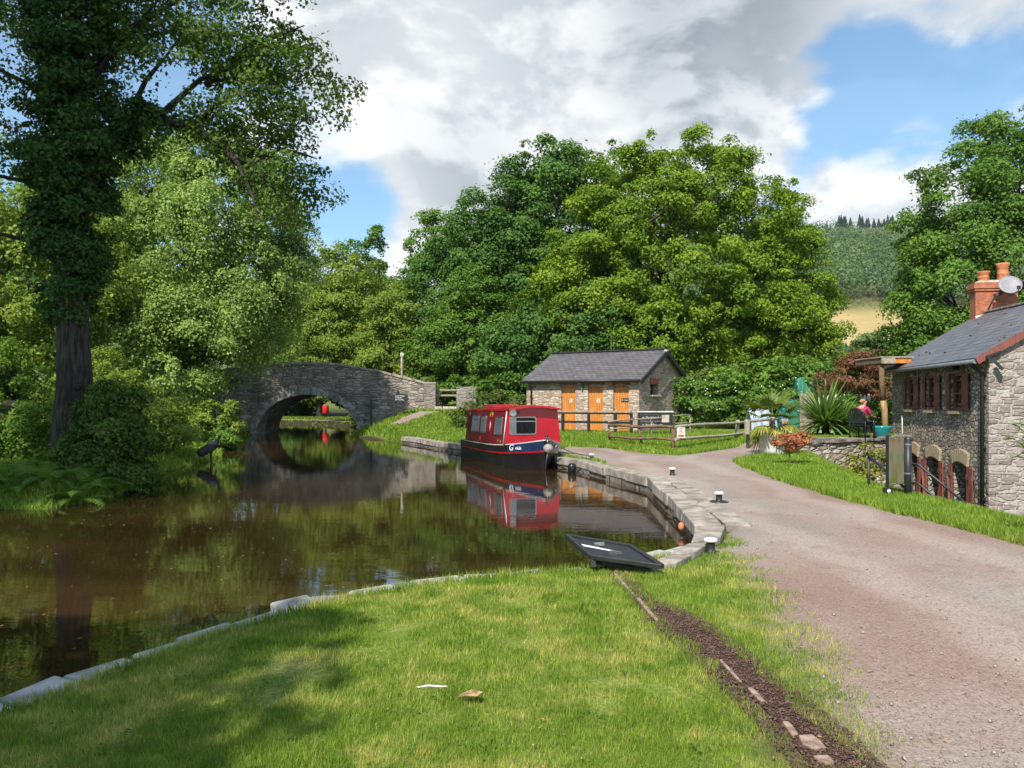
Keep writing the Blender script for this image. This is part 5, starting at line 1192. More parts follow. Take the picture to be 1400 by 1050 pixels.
cl.build('clamp', M['metal'], ib); o = thing('floodlight', 'small black floodlight on the ground beside the information board', 'floodlight', (6.55, 13.9, -.02)); MB().box((0, 0, .1), (.14, .1, .12)).build('housing', M['black'], o, .01); MB().sphere((-.0, -.05, .1), (.035, .02, .035), 10, 6).build('lens', M['white'], o)

# seated person on a plastic chair
FACE = math.radians(-58)               # they face right and away from the lens
chv = thing('garden_chair', 'dark green plastic armchair with a rounded slatted back', 'chair', (12.3, 28.0, .34), FACE)
cb_ = MB(); cb_.box((0, 0, .42), (.5, .48, .03)); cb_.build('seat', M['chair'], chv, .01)
cbk = MB()
for i in range(9):                     # fan back: slats inside a rounded rim
    a = (-1 + 2 * i / 8); x = a * .24; h = .95 - .14 * a * a
    cbk.bar((x * .8, -.23, .43), (x * 1.15, -.34 + .05 * a * a, h), .058, .014)
cbk.tube([(-.22, -.23, .43), (-.3, -.28, .65), (-.27, -.3, .82), (-.16, -.33, .94), (0, -.345, .97), (.16, -.33, .94), (.27, -.3, .82), (.3, -.28, .65), (.22, -.23, .43)], .02, 8); cbk.box((0, -.27, .55), (.5, .015, .12)); cbk.build('backrest', M['chair'], chv)
for x in (-.27, .27):
    am = MB(); am.tube([(x, -.28, .66), (x * 1.05, 0, .66), (x, .2, .63)], .024, 8); am.build('armrest', M['chair'], chv)
    for y in (-.24, .2): MB().tube([(x * 1.05, y * 1.1, 0), (x, y, .44), (x, y, .62)], [.022, .026, .022], 8).build('leg', M['chair'], chv)
ps_ = thing('person', 'seated person in a magenta top with short fair hair beside the turquoise pot', 'person', (12.3, 28.0, .34), FACE)
# body: pelvis, spine, neck, head, arms, legs, fingers in one skinned surface
Vp = [(0, -.05, .52), (0, -.06, .66), (0, -.02, .84), (0, .02, .97), (0, .05, 1.05), (0, .08, 1.12), (0, .1, 1.22),
      (.17, .02, .95), (.22, .14, .74), (.17, .38, .68), (.15, .46, .69), (-.17, .02, .95), (-.23, .12, .73), (-.15, .36, .66), (-.13, .43, .67),
      (.1, .0, .5), (.12, .38, .5), (.12, .36, .1), (.12, .5, .04), (-.1, .0, .5), (-.12, .38, .5), (-.13, .34, .1), (-.13, .48, .04)]
Ep = [(0, 1), (1, 2), (2, 3), (3, 4), (4, 5), (5, 6), (3, 7), (7, 8), (8, 9), (9, 10), (3, 11), (11, 12), (12, 13), (13, 14), (0, 15), (15, 16), (16, 17), (17, 18), (0, 19), (19, 20), (20, 21), (21, 22)]
Rp = [.13, (.15, .12), (.16, .12), (.12, .1), .055, (.085, .1), (.075, .085), .06, .045, .032, .03, .06, .045, .032, .03, .085, .062, .042, .035, .085, .062, .042, .035]
for hand, side in ((10, 1), (14, -1)):
    hx, hy, hz_ = Vp[hand]
    for k in range(5):
        o_ = len(Vp); dx = (-.028 + .014 * k) if k < 4 else -.04 * side; ln = (.05, .06, .055, .042, .035)[k]
        Vp += [(hx + dx, hy + ln * .6, hz_ - .004), (hx + dx * 1.1, hy + ln * 1.1, hz_ - .02 - .01 * (k % 2))]; Ep += [(hand, o_), (o_, o_ + 1)]; Rp += [.009, .008]
skin('body', Vp, Ep, Rp, M['skin'], ps_, 2)
fc = MB(); fc.sphere((0, .185, 1.165), (.014, .022, .02), 8, 6)
for sx in (-1, 1): fc.sphere((sx * .088, .09, 1.16), (.012, .022, .032), 8, 6)
fc.build('nose_and_ears', M['skin'], ps_); ey = MB()
for sx in (-1, 1): ey.sphere((sx * .033, .172, 1.19), .011, 8, 6)
ey.build('eye', M['white'], ps_); MB().sphere((0, .172, 1.115), (.025, .01, .007), 8, 6).build('mouth', M['pink'], ps_)
skin('top', Vp[:5] + [(.17, .02, .95), (.225, .13, .76), (-.17, .02, .95), (-.235, .11, .75)], [(0, 1), (1, 2), (2, 3), (3, 4), (3, 5), (5, 6), (3, 7), (7, 8)], [(.165, .145), (.175, .145), (.185, .145), (.145, .12), .07, .085, .066, .085, .066], M['magenta'], ps_)
skin('trousers', [(0, -.06, .5), (.1, .02, .5), (.125, .39, .5), (.125, .36, .13), (-.1, .02, .5), (-.125, .39, .5), (-.135, .34, .13)], [(0, 1), (1, 2), (2, 3), (0, 4), (4, 5), (5, 6)], [.15, .105, .08, .062, .105, .08, .062], M['denim'], ps_)
skin('hair', [(0, .04, 1.2), (0, .0, 1.16), (0, .02, 1.11), (0, .1, 1.265), (.05, .03, 1.17), (-.05, .03, 1.17)], [(0, 1), (1, 2), (0, 3), (0, 4), (0, 5)], [.1, .085, .05, .06, .075, .075], M['hair'], ps_)
for sx in (-1, 1): MB().sphere((sx * .125, .5, .04), (.045, .12, .045), 10, 8).build('shoe', M['black'], ps_)

chv.scale = ps_.scale = (1.08,) * 3
# wading bird at the far bank
bx_, by_ = -9.35, 24.7; bd_ = thing('wading_bird', 'dark slate wading bird standing at the left bank waterline', 'bird', (bx_, by_, WATER), math.radians(20))
skin('body', [(-.22, 0, .36), (-.05, 0, .46), (.12, 0, .58), (.2, 0, .64), (.25, 0, .74), (.27, 0, .84), (.33, 0, .86), (-.36, 0, .28), (.02, .045, .38), (.01, .05, .18), (.03, .05, -.03), (.02, -.045, .38), (.03, -.05, .18), (.05, -.05, -.03)],
     [(1, 0), (1, 2), (2, 3), (3, 4), (4, 5), (5, 6), (0, 7), (1, 8), (8, 9), (9, 10), (1, 11), (11, 12), (12, 13)], [.15, .19, .15, .08, .04, .045, .024, .06, .05, .022, .018, .05, .022, .018], M['bird'], bd_)
MB().tube([(.34, 0, .86), (.5, 0, .83)], [.018, .004], 8).build('beak', M['gold'], bd_)
wgs = MB()
for sy in (-1, 1): wgs.sphere((-.1, sy * .1, .46), (.26, .04, .11), 12, 8)
wgs.v = [tuple(Vector((-.1, 0, .46)) + Matrix.Rotation(-.6, 3, 'Y') @ (Vector(v) - Vector((-.1, 0, .46)))) for v in wgs.v]; wgs.build('wing', M['bird'], bd_)
# ================================================================== TREES AND PLANTS
def leaf_cloud(C, Nn, L, W, tint, rng, name, droop=0.0):
    """One folded rhombic face per leaf: centres C, facing Nn."""
    n = len(C); r = rng.normal(size=(n, 3)); r[:, 2] -= droop
    A = r - Nn * np.sum(r * Nn, 1, keepdims=True); A /= np.linalg.norm(A, axis=1, keepdims=True) + 1e-9
    S = np.cross(Nn, A); L = L[:, None]; W = W[:, None]
    V = np.stack([C - A * L / 2, C + S * W / 2 + Nn * W * .18, C + A * L / 2 - Nn * L * .08, C - S * W / 2 + Nn * W * .18], 1).reshape(-1, 3)
    return mesh_np(name, V, np.arange(4 * n).reshape(n, 4), tint)

def crown(lobes, n_clump, per, cr, leaf, rng, droop=0.0, shell=(.62, 1.0), flat=.65, rough=.22):
    """Clumps of leaves on the outsides of overlapping lobes (x, y, z, rx, ry, rz); gaps between clumps stay open."""
    lb = np.array(lobes, float); wt = (lb[:, 3] * lb[:, 4] * lb[:, 5]) ** (2 / 3); wt /= wt.sum()
    C = []; tries = 0
    while len(C) < n_clump and tries < 40:
        tries += 1; k = rng.choice(len(lb), n_clump, p=wt); d = rng.normal(size=(n_clump, 3)); d /= np.linalg.norm(d, axis=1, keepdims=True)
        u = rng.uniform(shell[0] ** 2, shell[1], n_clump) ** .5 * (1 + rough * (rng.random(n_clump) - .5))
        p = lb[k, :3] + d * lb[k, 3:] * u[:, None]
        q = ((p[:, None] - lb[None, :, :3]) / lb[None, :, 3:]); ins = (np.sum(q * q, 2) < .5 ** 2)
        ok = ~ins.any(1)
        for pi, di in zip(p[ok], d[ok]):
            C.append(np.concatenate([pi, di]))
            if len(C) >= n_clump: break
    C = np.array(C); dd = np.linalg.norm(C[:, None, :3] - C[None, :, :3], axis=2); dd.sort(1)
    C = C[dd[:, min(3, len(C) - 1)] < 2.0 * cr + .0 * rough]; P0, D0 = C[:, :3], C[:, 3:]      # no stray clumps
    n = len(C); rad = cr * rng.uniform(.45, 1.4, n); ax = rng.uniform(.65, 1.4, (n, 3))
    cnt = np.maximum(6, (per * (rad / cr) ** 2)).astype(int)
    ci = np.repeat(np.arange(n), cnt); m = len(ci)
    d = rng.normal(size=(m, 3)) + D0[ci] * .7 + np.array([0, 0, .45]); d /= np.linalg.norm(d, axis=1, keepdims=True)
    rr = rad[ci] * rng.uniform(.25, 1.05, m) ** .6
    rr = np.where(rng.random(m) < .1, rr * rng.uniform(1.0, 1.45, m), rr)          # loose sprays beyond the clump
    off = d * rr[:, None] * np.array([1, 1, flat]) * ax[ci]
    if droop: off[:, 2] -= droop * (rr ** 2) / cr * rng.uniform(.2, 1.2, m)
    pos = P0[ci] + off
    Nn = d * .65 + D0[ci] * .25 + np.array([0, 0, .4]) + rng.normal(size=(m, 3)) * .5; Nn /= np.linalg.norm(Nn, axis=1, keepdims=True)
    ct = rng.random(n); tint = np.clip(ct[ci] * .5 + rng.random(m) * .5 + .0, 0, .99)
    L = leaf * rng.uniform(.65, 1.35, m); W = L * rng.uniform(.5, .75, m)
    return P0, pos, Nn, L, W, tint

def limbs(mb, P0, trunk_top, trunk_h, tr, rng, n=40, twig=.02):
    """Limbs leave the trunk at different heights and fork towards some of the clumps."""
    sel = rng.choice(len(P0), min(n, len(P0)), replace=False); base = Vector((0, 0, 0))
    mains = sel[:max(4, n // 5)]; ends = []
    for i in mains:
        e = Vector(P0[i]) * .92; s = Vector((trunk_top[0], trunk_top[1], 0)) * rng.uniform(.6, 1) + Vector((0, 0, trunk_h * rng.uniform(.75, 1.05)))
        m1 = s.lerp(e, .35) + Vector((0, 0, .12 * (e - s).length)); m2 = s.lerp(e, .7) + Vector(rng.normal(size=3) * .15)
        mb.tube([s, m1, m2, e], [tr * .5, tr * .36, tr * .2, twig], 6, cap=False); ends.append((m1, m2))
    for i in sel[len(mains):]:
        e = Vector(P0[i]); j = min(range(len(ends)), key=lambda q: (ends[q][1] - e).length); s = ends[j][int(rng.integers(0, 2))]
        mb.tube([s, s.lerp(e, .5) + Vector(rng.normal(size=3) * .2), e], [tr * .17, tr * .1, twig * .7], 5, cap=False)

def tree(name, lb, base, trunk_h, tr, lobes, n_clump, per, cr, leaf, lm, seed, group=None, droop=0.0, bark='bark', trunk_top=(0, 0), limb_n=40, cat='tree', **kw):
    rng = np.random.default_rng(seed)
    o = thing(name, lb, cat, base, 0, group)
    P0, pos, Nn, L, W, tint = crown(lobes, n_clump, per, cr, leaf, rng, droop, **kw)
    link('crown', leaf_cloud(pos, Nn, L, W, tint, rng, 'crown', droop), o, [M[lm]])
    mb = MB(); tx, ty = trunk_top
    mb.tube([(0, 0, -.4), (0, 0, .1), (tx * .2, ty * .2, trunk_h * .3), (tx * .6, ty * .6, trunk_h * .7), (tx, ty, trunk_h * 1.1)], [tr * 1.5, tr * 1.2, tr, tr * .85, tr * .6], 10)
    limbs(mb, P0, trunk_top, trunk_h, tr, rng, limb_n)
    mb.build('trunk', M[bark], o); return o

def bush(name, lb, base, lobes, n_clump, per, cr, leaf, lm, seed, group=None, droop=0.0, cat='bush', **kw):
    rng = np.random.default_rng(seed); o = thing(name, lb, cat, base, 0, group)
    P0, pos, Nn, L, W, tint = crown(lobes, n_clump, per, cr, leaf, rng, droop, **kw)
    link('foliage', leaf_cloud(pos, Nn, L, W, tint, rng, 'foliage', droop), o, [M[lm]])
    mb = MB()
    for p in P0[rng.choice(len(P0), min(14, len(P0)), replace=False)]: mb.tube([(p[0] * .15, p[1] * .15, -.15), (p[0] * .5, p[1] * .5, p[2] * .6), tuple(p)], [.03, .02, .008], 5, cap=False)
    mb.build('stems', M['twig'], o); return o
def G(x, y): return (x, y, hz(x, y))

# ---- the big oak and its neighbours behind the stone hut
tree('oak_tree', 'huge rounded yellow-green oak filling the space behind and right of the hut', G(11.0, 51), 5, .6,
     [(0, 0, 9.5, 6.8, 6.5, 6.6), (-6.2, -1.0, 7.5, 3.8, 4, 4.4), (5.8, -.5, 7.2, 3.9, 4.5, 4.6), (2.6, -2, 13.3, 3.9, 4, 4.2), (-2.8, -2, 13.4, 3.7, 4, 4.0), (0, -1.5, 14.6, 3.8, 3.5, 3.9), (6.6, -1.5, 4.2, 2.6, 3.5, 3.0), (-2.2, -3.5, 4.6, 3.2, 3, 3.0), (2.5, -4.2, 6.2, 3.4, 3, 3.4), (4.6, -.5, 11.2, 3.4, 3.5, 3.2), (-5.2, -1.5, 10.6, 3.2, 3, 3.2)], 960, 340, .86, .175, 'leaf_oak', 1, limb_n=70, rough=.3)
tree('dark_tree', 'tall dark green tree rising behind the left shoulder of the oak', G(4.2, 60), 6, .5,
     [(0, 0, 12, 4.5, 4.5, 8.8), (-3.2, -1, 9, 3.2, 3.2, 5.5), (2.6, 0, 15.2, 3.2, 3, 5.0), (-1.8, -1, 16.2, 3.2, 3, 4.4), (1.5, -3, 7, 4, 3, 5), (-1.8, -3, 5, 3.2, 3, 3.6)], 430, 320, 1.05, .23, 'leaf_dark', 2, limb_n=50, rough=.3)
tree('ash_tree', 'dark green broad tree behind the left end of the hut roof', G(-1.2, 57), 4, .4,
     [(0, 0, 8.5, 4, 4, 5.6), (-3.4, 0, 7, 3, 3, 4.6), (2.8, -1, 7.5, 3.2, 3, 5), (-1.5, -1, 11.3, 2.6, 2.6, 3.2), (1.6, 0, 13, 2.2, 2.2, 3.4), (0, -2, 4, 4.2, 2.5, 3.2)], 340, 320, 1.0, .21, 'leaf_dark', 3, limb_n=40, rough=.35)
tree('ash_tree', 'pale-topped ash tree between the dark trees and the sky gap', G(-5.2, 66), 4, .4,
     [(0, 0, 8.5, 3.6, 3.6, 6), (-2.6, 0, 7, 2.6, 3, 4.5), (2.2, 0, 11.5, 2.4, 2.4, 3.6), (-.8, -1, 13, 1.9, 2, 2.4), (0, -2, 4, 4, 2.5, 3)], 250, 260, 1.05, .24, 'leaf_mid', 4, limb_n=40, rough=.4)
tree('birch_tree', 'yellow-green young tree above the crest of the bridge', G(-12.4, 62), 4, .25,
     [(0, 0, 7.5, 2.6, 2.6, 5.6), (-2, 0, 6, 2.2, 2, 4), (1.9, 0, 6, 2.2, 2, 4.2), (.6, -1, 10.8, 1.5, 1.5, 2.4), (1.4, -.5, 4.2, 2.2, 2, 2.2)], 220, 260, .9, .2, 'leaf_lime', 5, limb_n=40, rough=.45)
tree('birch_tree', 'slender open-topped tree standing highest above the bridge crest', G(-13.0, 70), 6, .22,
     [(0, 0, 9.5, 2.0, 2, 5.0), (.6, 0, 14, 1.2, 1.2, 3.0), (-1.3, 0, 8, 1.8, 2, 4), (1.4, 0, 7.5, 2, 2, 4)], 120, 130, .85, .28, 'leaf_mid', 6, limb_n=40, rough=.5)
tree('hazel_tree', 'bushy yellow-green tree right of the bridge marker post', G(-7.6, 56), 2.2, .22,
     [(0, 0, 4.2, 3.2, 2.6, 3.9), (-2.4, 0, 3.4, 2.2, 2.2, 3), (2.3, -.5, 4.0, 2.3, 2.2, 3.4), (0, -1, 7.2, 1.8, 1.8, 1.9)], 230, 260, .8, .18, 'leaf_lime', 7, limb_n=30, rough=.4)
tree('hazel_tree', 'mid green bushy tree in front of the dark wood left of the hut', G(-2.6, 52.5), 2.2, .22,
     [(0, 0, 4.0, 3.0, 2.4, 3.6), (2.2, 0, 3.2, 2.2, 2, 2.9), (-2.0, 0, 3.2, 2.2, 2, 3), (.5, -.5, 6.6, 1.8, 1.6, 2.0)], 210, 250, .8, .18, 'leaf_mid', 8, limb_n=30, rough=.4)
tree('hazel_tree', 'dark leafy tree pressed against the back of the stone hut', G(2.4, 48.5), 2.2, .25,
     [(0, 0, 4.0, 3.4, 2.6, 3.6), (3, 0, 4.4, 2.8, 2.6, 3.6), (-2.4, 0, 3.4, 2.2, 2, 3), (5, .4, 3, 2.4, 2, 2.6)], 250, 250, .85, .19, 'leaf_dark', 9, limb_n=30, rough=.4)
tree('oak_tree', 'smaller green tree at the foot of the great oak on its right', G(18.2, 55), 2.5, .3,
     [(0, 0, 4.2, 3.0, 3, 3.4), (-2.0, 0, 3.6, 2.0, 2.4, 2.8), (1.9, -.5, 2.4, 1.5, 1.8, 2.0)], 200, 160, .85, .26, 'leaf_mid', 10, limb_n=30, rough=.35)
tree('roadside_tree', 'tall green tree behind the cottage chimney at the right edge', G(31.2, 53), 5, .6,
     [(0, 0, 10.5, 5.2, 5, 8), (-3.2, -1, 7.5, 2.7, 3, 4.6), (-1.6, -1, 13.5, 3.2, 3, 4.2), (4.2, 0, 12, 4, 4, 6.5), (2.4, -1, 17, 3.2, 3, 4.5), (-2.6, -2, 3.6, 3.4, 3, 3.4), (1.5, -3, 5, 4, 3, 4)], 430, 340, 1.05, .21, 'leaf_mid', 11, limb_n=60, rough=.35)
tree('hazel_tree', 'yellow-green tree filling the gap beside the drooping ash above the arch', G(-19.5, 81), 4, .3,
     [(0, 0, 8, 3.8, 3.0, 6.5), (2.6, 0, 7.5, 2.8, 2.6, 6), (-2.4, 0, 8, 2.8, 3, 6.5), (.4, 0, 14.2, 2.4, 2.2, 2.9)], 260, 200, 1.15, .27, 'leaf_lime', 71, limb_n=30, rough=.4)
# deep wood behind everything
back = tree('woodland_tree', 'dark woodland tree behind the pale ash', G(-16, 92), 5, .45, [(0, 0, 8.5, 5, 4.5, 7), (-3, 0, 6, 3.5, 3, 5), (3, 0, 6.5, 3.5, 3, 5.5), (0, -2, 3.5, 5, 3, 3.5)], 230, 130, 1.3, .42, 'leaf_dark', 12, 'woodland trees behind the bridge', limb_n=20, rough=.35)
wl = [(-27, 88, 'leaf_dark', .9, 'woodland tree seen through the arch on the left'), (-7, 84, 0, .8, 'woodland tree between the young tree and the ash'), (2, 82, 0, .95, 'woodland tree deep behind the dark broad tree'), (12, 84, 0, .85, 'woodland tree hidden behind the oak trunk'), (21, 90, 0, .62, 'woodland tree behind the oak on the right'), (-38, 80, 0, 1.1, 'woodland tree far left behind the drooping ash'), (-24, 84, 0, .8, 'woodland tree behind the lifebuoy box')]
wl += [(-52, 72, 0, 1.2, 'woodland tree at the far left behind the alders'), (-40, 60, 0, .9, 'woodland tree at the left edge beyond the alders')]
for i, (x, y, _, s, lb) in enumerate(wl): copy_thing(back, G(x, y), 1.3 * i + .6, lb, s)

# ---- left bank
tree('ash_tree', 'large sunlit pale green drooping tree left of the bridge', G(-15.3, 38.5), 4, .45,
     [(0, 0, 9.0, 4.6, 4, 5.4), (2.5, -1, 7.2, 2.8, 3, 3.6), (-3.2, -.5, 7.6, 3.2, 3, 4.6), (1.5, -1.5, 10.6, 2.9, 2.6, 3.2), (-1.6, -1, 12.0, 2.6, 2.4, 2.4), (3.5, -.4, 9.2, 2.2, 2.2, 2.8), (.6, -2.6, 4.0, 2.2, 2.0, 2.6), (-2.4, -2.6, 4.6, 2.6, 2.4, 3.2), (-.8, -2.4, 2.6, 2.2, 1.8, 2.2), (2.9, -1.8, 6.0, 1.5, 1.4, 1.9)], 600, 400, .8, .135, 'leaf_ash', 21, limb_n=60, droop=.55, flat=.8, rough=.35)
tree('alder_tree', 'mid green tree behind the ivy-clad trunk at the left edge', G(-22.5, 34), 3, .3,
     [(0, 0, 5.5, 3.6, 3, 4.4), (3, 0, 4.8, 2.6, 2.6, 3.8), (-3, 0, 6, 3, 3, 4.6), (1, -1, 8.6, 2.4, 2.2, 2.6)], 260, 240, .85, .17, 'leaf_lime', 22, limb_n=40, rough=.4)
tree('alder_tree', 'dark green tree filling the gap behind the drooping ash', G(-21.5, 47), 4, .35,
     [(0, 0, 7, 4.5, 3, 6), (4, 0, 5, 3, 3, 4.5), (-4, 0, 8, 4, 3, 6)], 230, 150, 1.1, .3, 'leaf_dark', 23, limb_n=30, rough=.35)
# the ivy-clad tree close to the water: tall trunk, ivy sleeve, long arched limb
it = thing('ivy_tree', 'dark ivy-clad tree with thick bare lower trunk on the left bank', 'tree', (-10.15, 18.4, hz(-10.15, 18.4) - .1))
tb = MB(); tb.tube([(-.05, 0, -.4), (0, 0, .15), (-.02, 0, .9), (.06, 0, 2.0), (.02, 0, 3.2), (-.02, .05, 4.6), (.05, .1, 6.5), (.1, .1, 9.0), (.0, 0, 12)], [.58, .47, .42, .385, .34, .32, .27, .2, .09], 16)
tb.tube([(.28, -.31, 1.98), (.36, -.42, 2.0), (.37, -.45, 2.0)], [.1, .085, .05], 10)
armp = [(.0, 0, 6.1), (.5, -.1, 6.9), (1.2, -.2, 7.75), (2.0, -.3, 8.05), (2.9, -.3, 7.9), (3.7, -.4, 7.3), (4.3, -.4, 7.0), (4.9, -.4, 6.3)]
tb.tube(armp, [.22, .19, .15, .13, .1, .08, .06, .03], 9)
for s, e in (((2.0, -.3, 8.0), (4.4, .4, 9.9)), ((2.9, -.3, 7.9), (5.0, -.8, 8.6)), ((1.2, -.2, 7.7), (2.2, .8, 10.5)), ((3.7, -.4, 7.3), (4.6, -1, 5.6)), ((4.3, -.4, 7.0), (5.6, .2, 7.3)), ((.1, .1, 8.5), (2.6, -.6, 11.0)), ((.1, .1, 8.0), (-2.4, -.6, 9.5)), ((.1, .1, 6.0), (-2.8, -.4, 7.0)), ((.1, .1, 9.0), (3.8, .3, 12)), ((0, 0, 4.6), (-2.2, -.8, 5.6)), ((3, .2, 9), (5.2, .6, 10.6))):
    s, e = Vector(s), Vector(e); tb.tube([s, s.lerp(e, .4) + Vector((0, 0, .3)), s.lerp(e, .75) + Vector((.1, -.1, .1)), e], [.08, .055, .03, .012], 6, cap=False)
tb.build('trunk', M['bark'], it)
rng = np.random.default_rng(31)
def part_leaves(name, lobes, n, per, cr, leaf, lm, **kw):
    P0, pos, Nn, L, W, tint = crown(lobes, n, per, cr, leaf, rng, **kw); return link(name, leaf_cloud(pos, Nn, L, W, tint, rng, name, kw.get('droop', 0)), it, [M[lm]])
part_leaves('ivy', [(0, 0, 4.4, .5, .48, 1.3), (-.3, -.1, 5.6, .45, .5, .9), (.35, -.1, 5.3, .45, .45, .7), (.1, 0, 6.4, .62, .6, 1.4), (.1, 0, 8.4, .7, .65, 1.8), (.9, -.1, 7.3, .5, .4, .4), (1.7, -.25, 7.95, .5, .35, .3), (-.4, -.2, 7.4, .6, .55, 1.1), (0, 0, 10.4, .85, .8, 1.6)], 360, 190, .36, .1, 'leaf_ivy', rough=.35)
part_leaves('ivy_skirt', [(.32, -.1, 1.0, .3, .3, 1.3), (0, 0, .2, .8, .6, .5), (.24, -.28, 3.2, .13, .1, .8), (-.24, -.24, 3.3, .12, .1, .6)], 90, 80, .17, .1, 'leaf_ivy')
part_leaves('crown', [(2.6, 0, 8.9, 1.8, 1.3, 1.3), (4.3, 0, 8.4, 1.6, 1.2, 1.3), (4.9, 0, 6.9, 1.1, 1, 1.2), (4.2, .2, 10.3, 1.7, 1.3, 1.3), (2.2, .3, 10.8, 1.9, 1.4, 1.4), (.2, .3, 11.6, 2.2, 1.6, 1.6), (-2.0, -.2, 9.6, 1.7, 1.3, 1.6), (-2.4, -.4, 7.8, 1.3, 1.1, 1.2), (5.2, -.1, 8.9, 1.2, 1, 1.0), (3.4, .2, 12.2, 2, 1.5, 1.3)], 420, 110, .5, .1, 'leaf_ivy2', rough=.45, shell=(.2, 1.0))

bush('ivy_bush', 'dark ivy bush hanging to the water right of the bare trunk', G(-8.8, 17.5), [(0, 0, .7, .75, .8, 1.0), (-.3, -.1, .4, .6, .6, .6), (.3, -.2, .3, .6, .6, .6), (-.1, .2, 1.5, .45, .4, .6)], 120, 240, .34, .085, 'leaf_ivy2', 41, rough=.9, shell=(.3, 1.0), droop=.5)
bush('bracken_bank', 'dark green bracken mass at the left edge behind the trunk', G(-13.2, 20.5), [(0, 0, 1.3, 1.9, 1.2, 1.7), (-2.2, 0, 1.6, 1.8, 1.3, 1.9), (1.5, .5, .8, 1.0, .9, 1.1)], 210, 300, .42, .085, 'leaf_fern', 42, droop=.7)
bush('bracken_bank', 'sunlit yellow-green bracken behind the ivy bush', G(-11.7, 24.0), [(0, 0, 1.2, 1.3, .9, 1.4), (-1.2, .3, 1.5, 1.2, .9, 1.5), (1.0, 0, .7, .8, .7, .9)], 160, 300, .4, .08, 'leaf_lime', 43, droop=.7)
bush('bracken_bank', 'pale green bracken in front of the drooping ash', G(-13.7, 30.6), [(0, 0, .8, 1.2, .9, 1.0), (.9, 0, .5, .7, .7, .7), (-1.3, .3, 1.0, 1.0, .9, 1.1)], 140, 260, .4, .09, 'leaf_lime', 44, droop=.7)
bush('shrub', 'light yellow-green shrub on the bank beside the bridge arch', G(-12.5, 34.2), [(0, 0, 1.05, .9, .8, .95), (.35, -.1, .5, .7, .6, .55), (-.4, 0, .5, .6, .6, .6)], 90, 110, .28, .13, 'leaf_lime', 45)
bush('shrub', 'low leafy shrub hanging over the water by the bridge arch', G(-11.7, 32.0), [(0, 0, .3, .6, .7, .5), (.3, -.6, .15, .5, .6, .4)], 60, 90, .25, .12, 'leaf_mid', 46)
# ferns at the water's edge
def fern_mesh(seed):
    r = random.Random(seed); V = []; Fq = []; T = []
    for k in range(17):
        az = 2 * PI * k / 17 + r.uniform(-.25, .25); el = r.uniform(.5, 1.25); L = r.uniform(.55, .95); p = Vector((0, 0, .03)); tn = r.random() * .7
        sd = Vector((-math.sin(az), math.cos(az), 0)); N = 15
        for j in range(N):
            t = j / N; e2 = el - 1.7 * t ** 1.3; d = Vector((math.cos(az) * math.cos(e2), math.sin(az) * math.cos(e2), math.sin(e2))); q = p + d * L / N
            if t > .12:
                ll = .17 * math.sin(PI * min(1, (t + .06))) ** .7 * (1.1 - .5 * t)
                for s in (-1, 1):
                    dd = (sd * s + d * .45 + Vector((0, 0, -.15))).normalized(); b = len(V); V.extend([p, p + d * .03, p + dd * ll + d * .012, p + dd * ll * .9]); Fq.append((b, b + 1, b + 2, b + 3)); T.append(min(1, tn + r.uniform(0, .3)))
            b = len(V); V.extend([p - sd * .004, p + sd * .004, q + sd * .004, q - sd * .004]); Fq.append((b, b + 1, b + 2, b + 3)); T.append(.1); p = q
    return mesh_np('fronds', V, Fq, T)
fm_ = [fern_mesh(s) for s in (1, 2, 3)]
spots = [(-9.5, 14.9), (-9.1, 15.5), (-8.7, 15.1), (-8.35, 15.7), (-9.9, 15.7), (-8.9, 16.3), (-8.2, 16.5), (-10.2, 14.9), (-9.4, 16.6), (-8.15, 14.9), (-10.7, 15.4), (-8.6, 17.0), (-9.9, 16.9), (-9.1, 14.6)]
for i, (x, y) in enumerate(spots):
    o = link('fern', fm_[i % 3], None, [M['leaf_fern']] if not fm_[i % 3].materials else []); o.location = (x, y, hz(x, y) - .02); o.rotation_euler = (0, 0, i * 1.9); s = .8 + .35 * ((i * 7) % 5) / 4; o.scale = (s, s, s)
    tag(o, 'green arching fern at the water edge below the ivy-clad trunk', 'fern', 'ferns along the left bank')
# trees behind the camera's left shoulder, whose shade falls on the lawn and the ivy tree
sh1 = tree('bankside_tree', 'leafy canal-side tree standing behind the left of the lawn', (-7.6, -5.0, 0), 4, .35, [(0, 0, 9, 2.8, 2.8, 3.4), (1.6, .6, 7, 1.7, 1.7, 1.8), (-1.5, .5, 7, 2, 2, 2.2)], 130, 130, .7, .26, 'leaf_mid', 51, limb_n=25, rough=.4)
for (x, y, s, lb) in ((-14.4, -5.0, 1.15, 'leafy canal-side tree behind the camera to the left'),):
    copy_thing(sh1, (x, y, max(0, hz(x, y))), x, lb, s)

tree('bankside_tree', 'very tall canal-side tree left of the frame shading the ivy-clad tree', (-18.2, 3.2, max(0, hz(-18.2, 3.2))), 9, .5, [(2.5, 0, 17, 2.0, 2.5, 4), (2.4, 0, 22.5, 2.3, 2.6, 4.2), (1.5, 0, 13, 1.6, 2, 3)], 230, 130, .95, .4, 'leaf_mid', 52, limb_n=30, rough=.4)
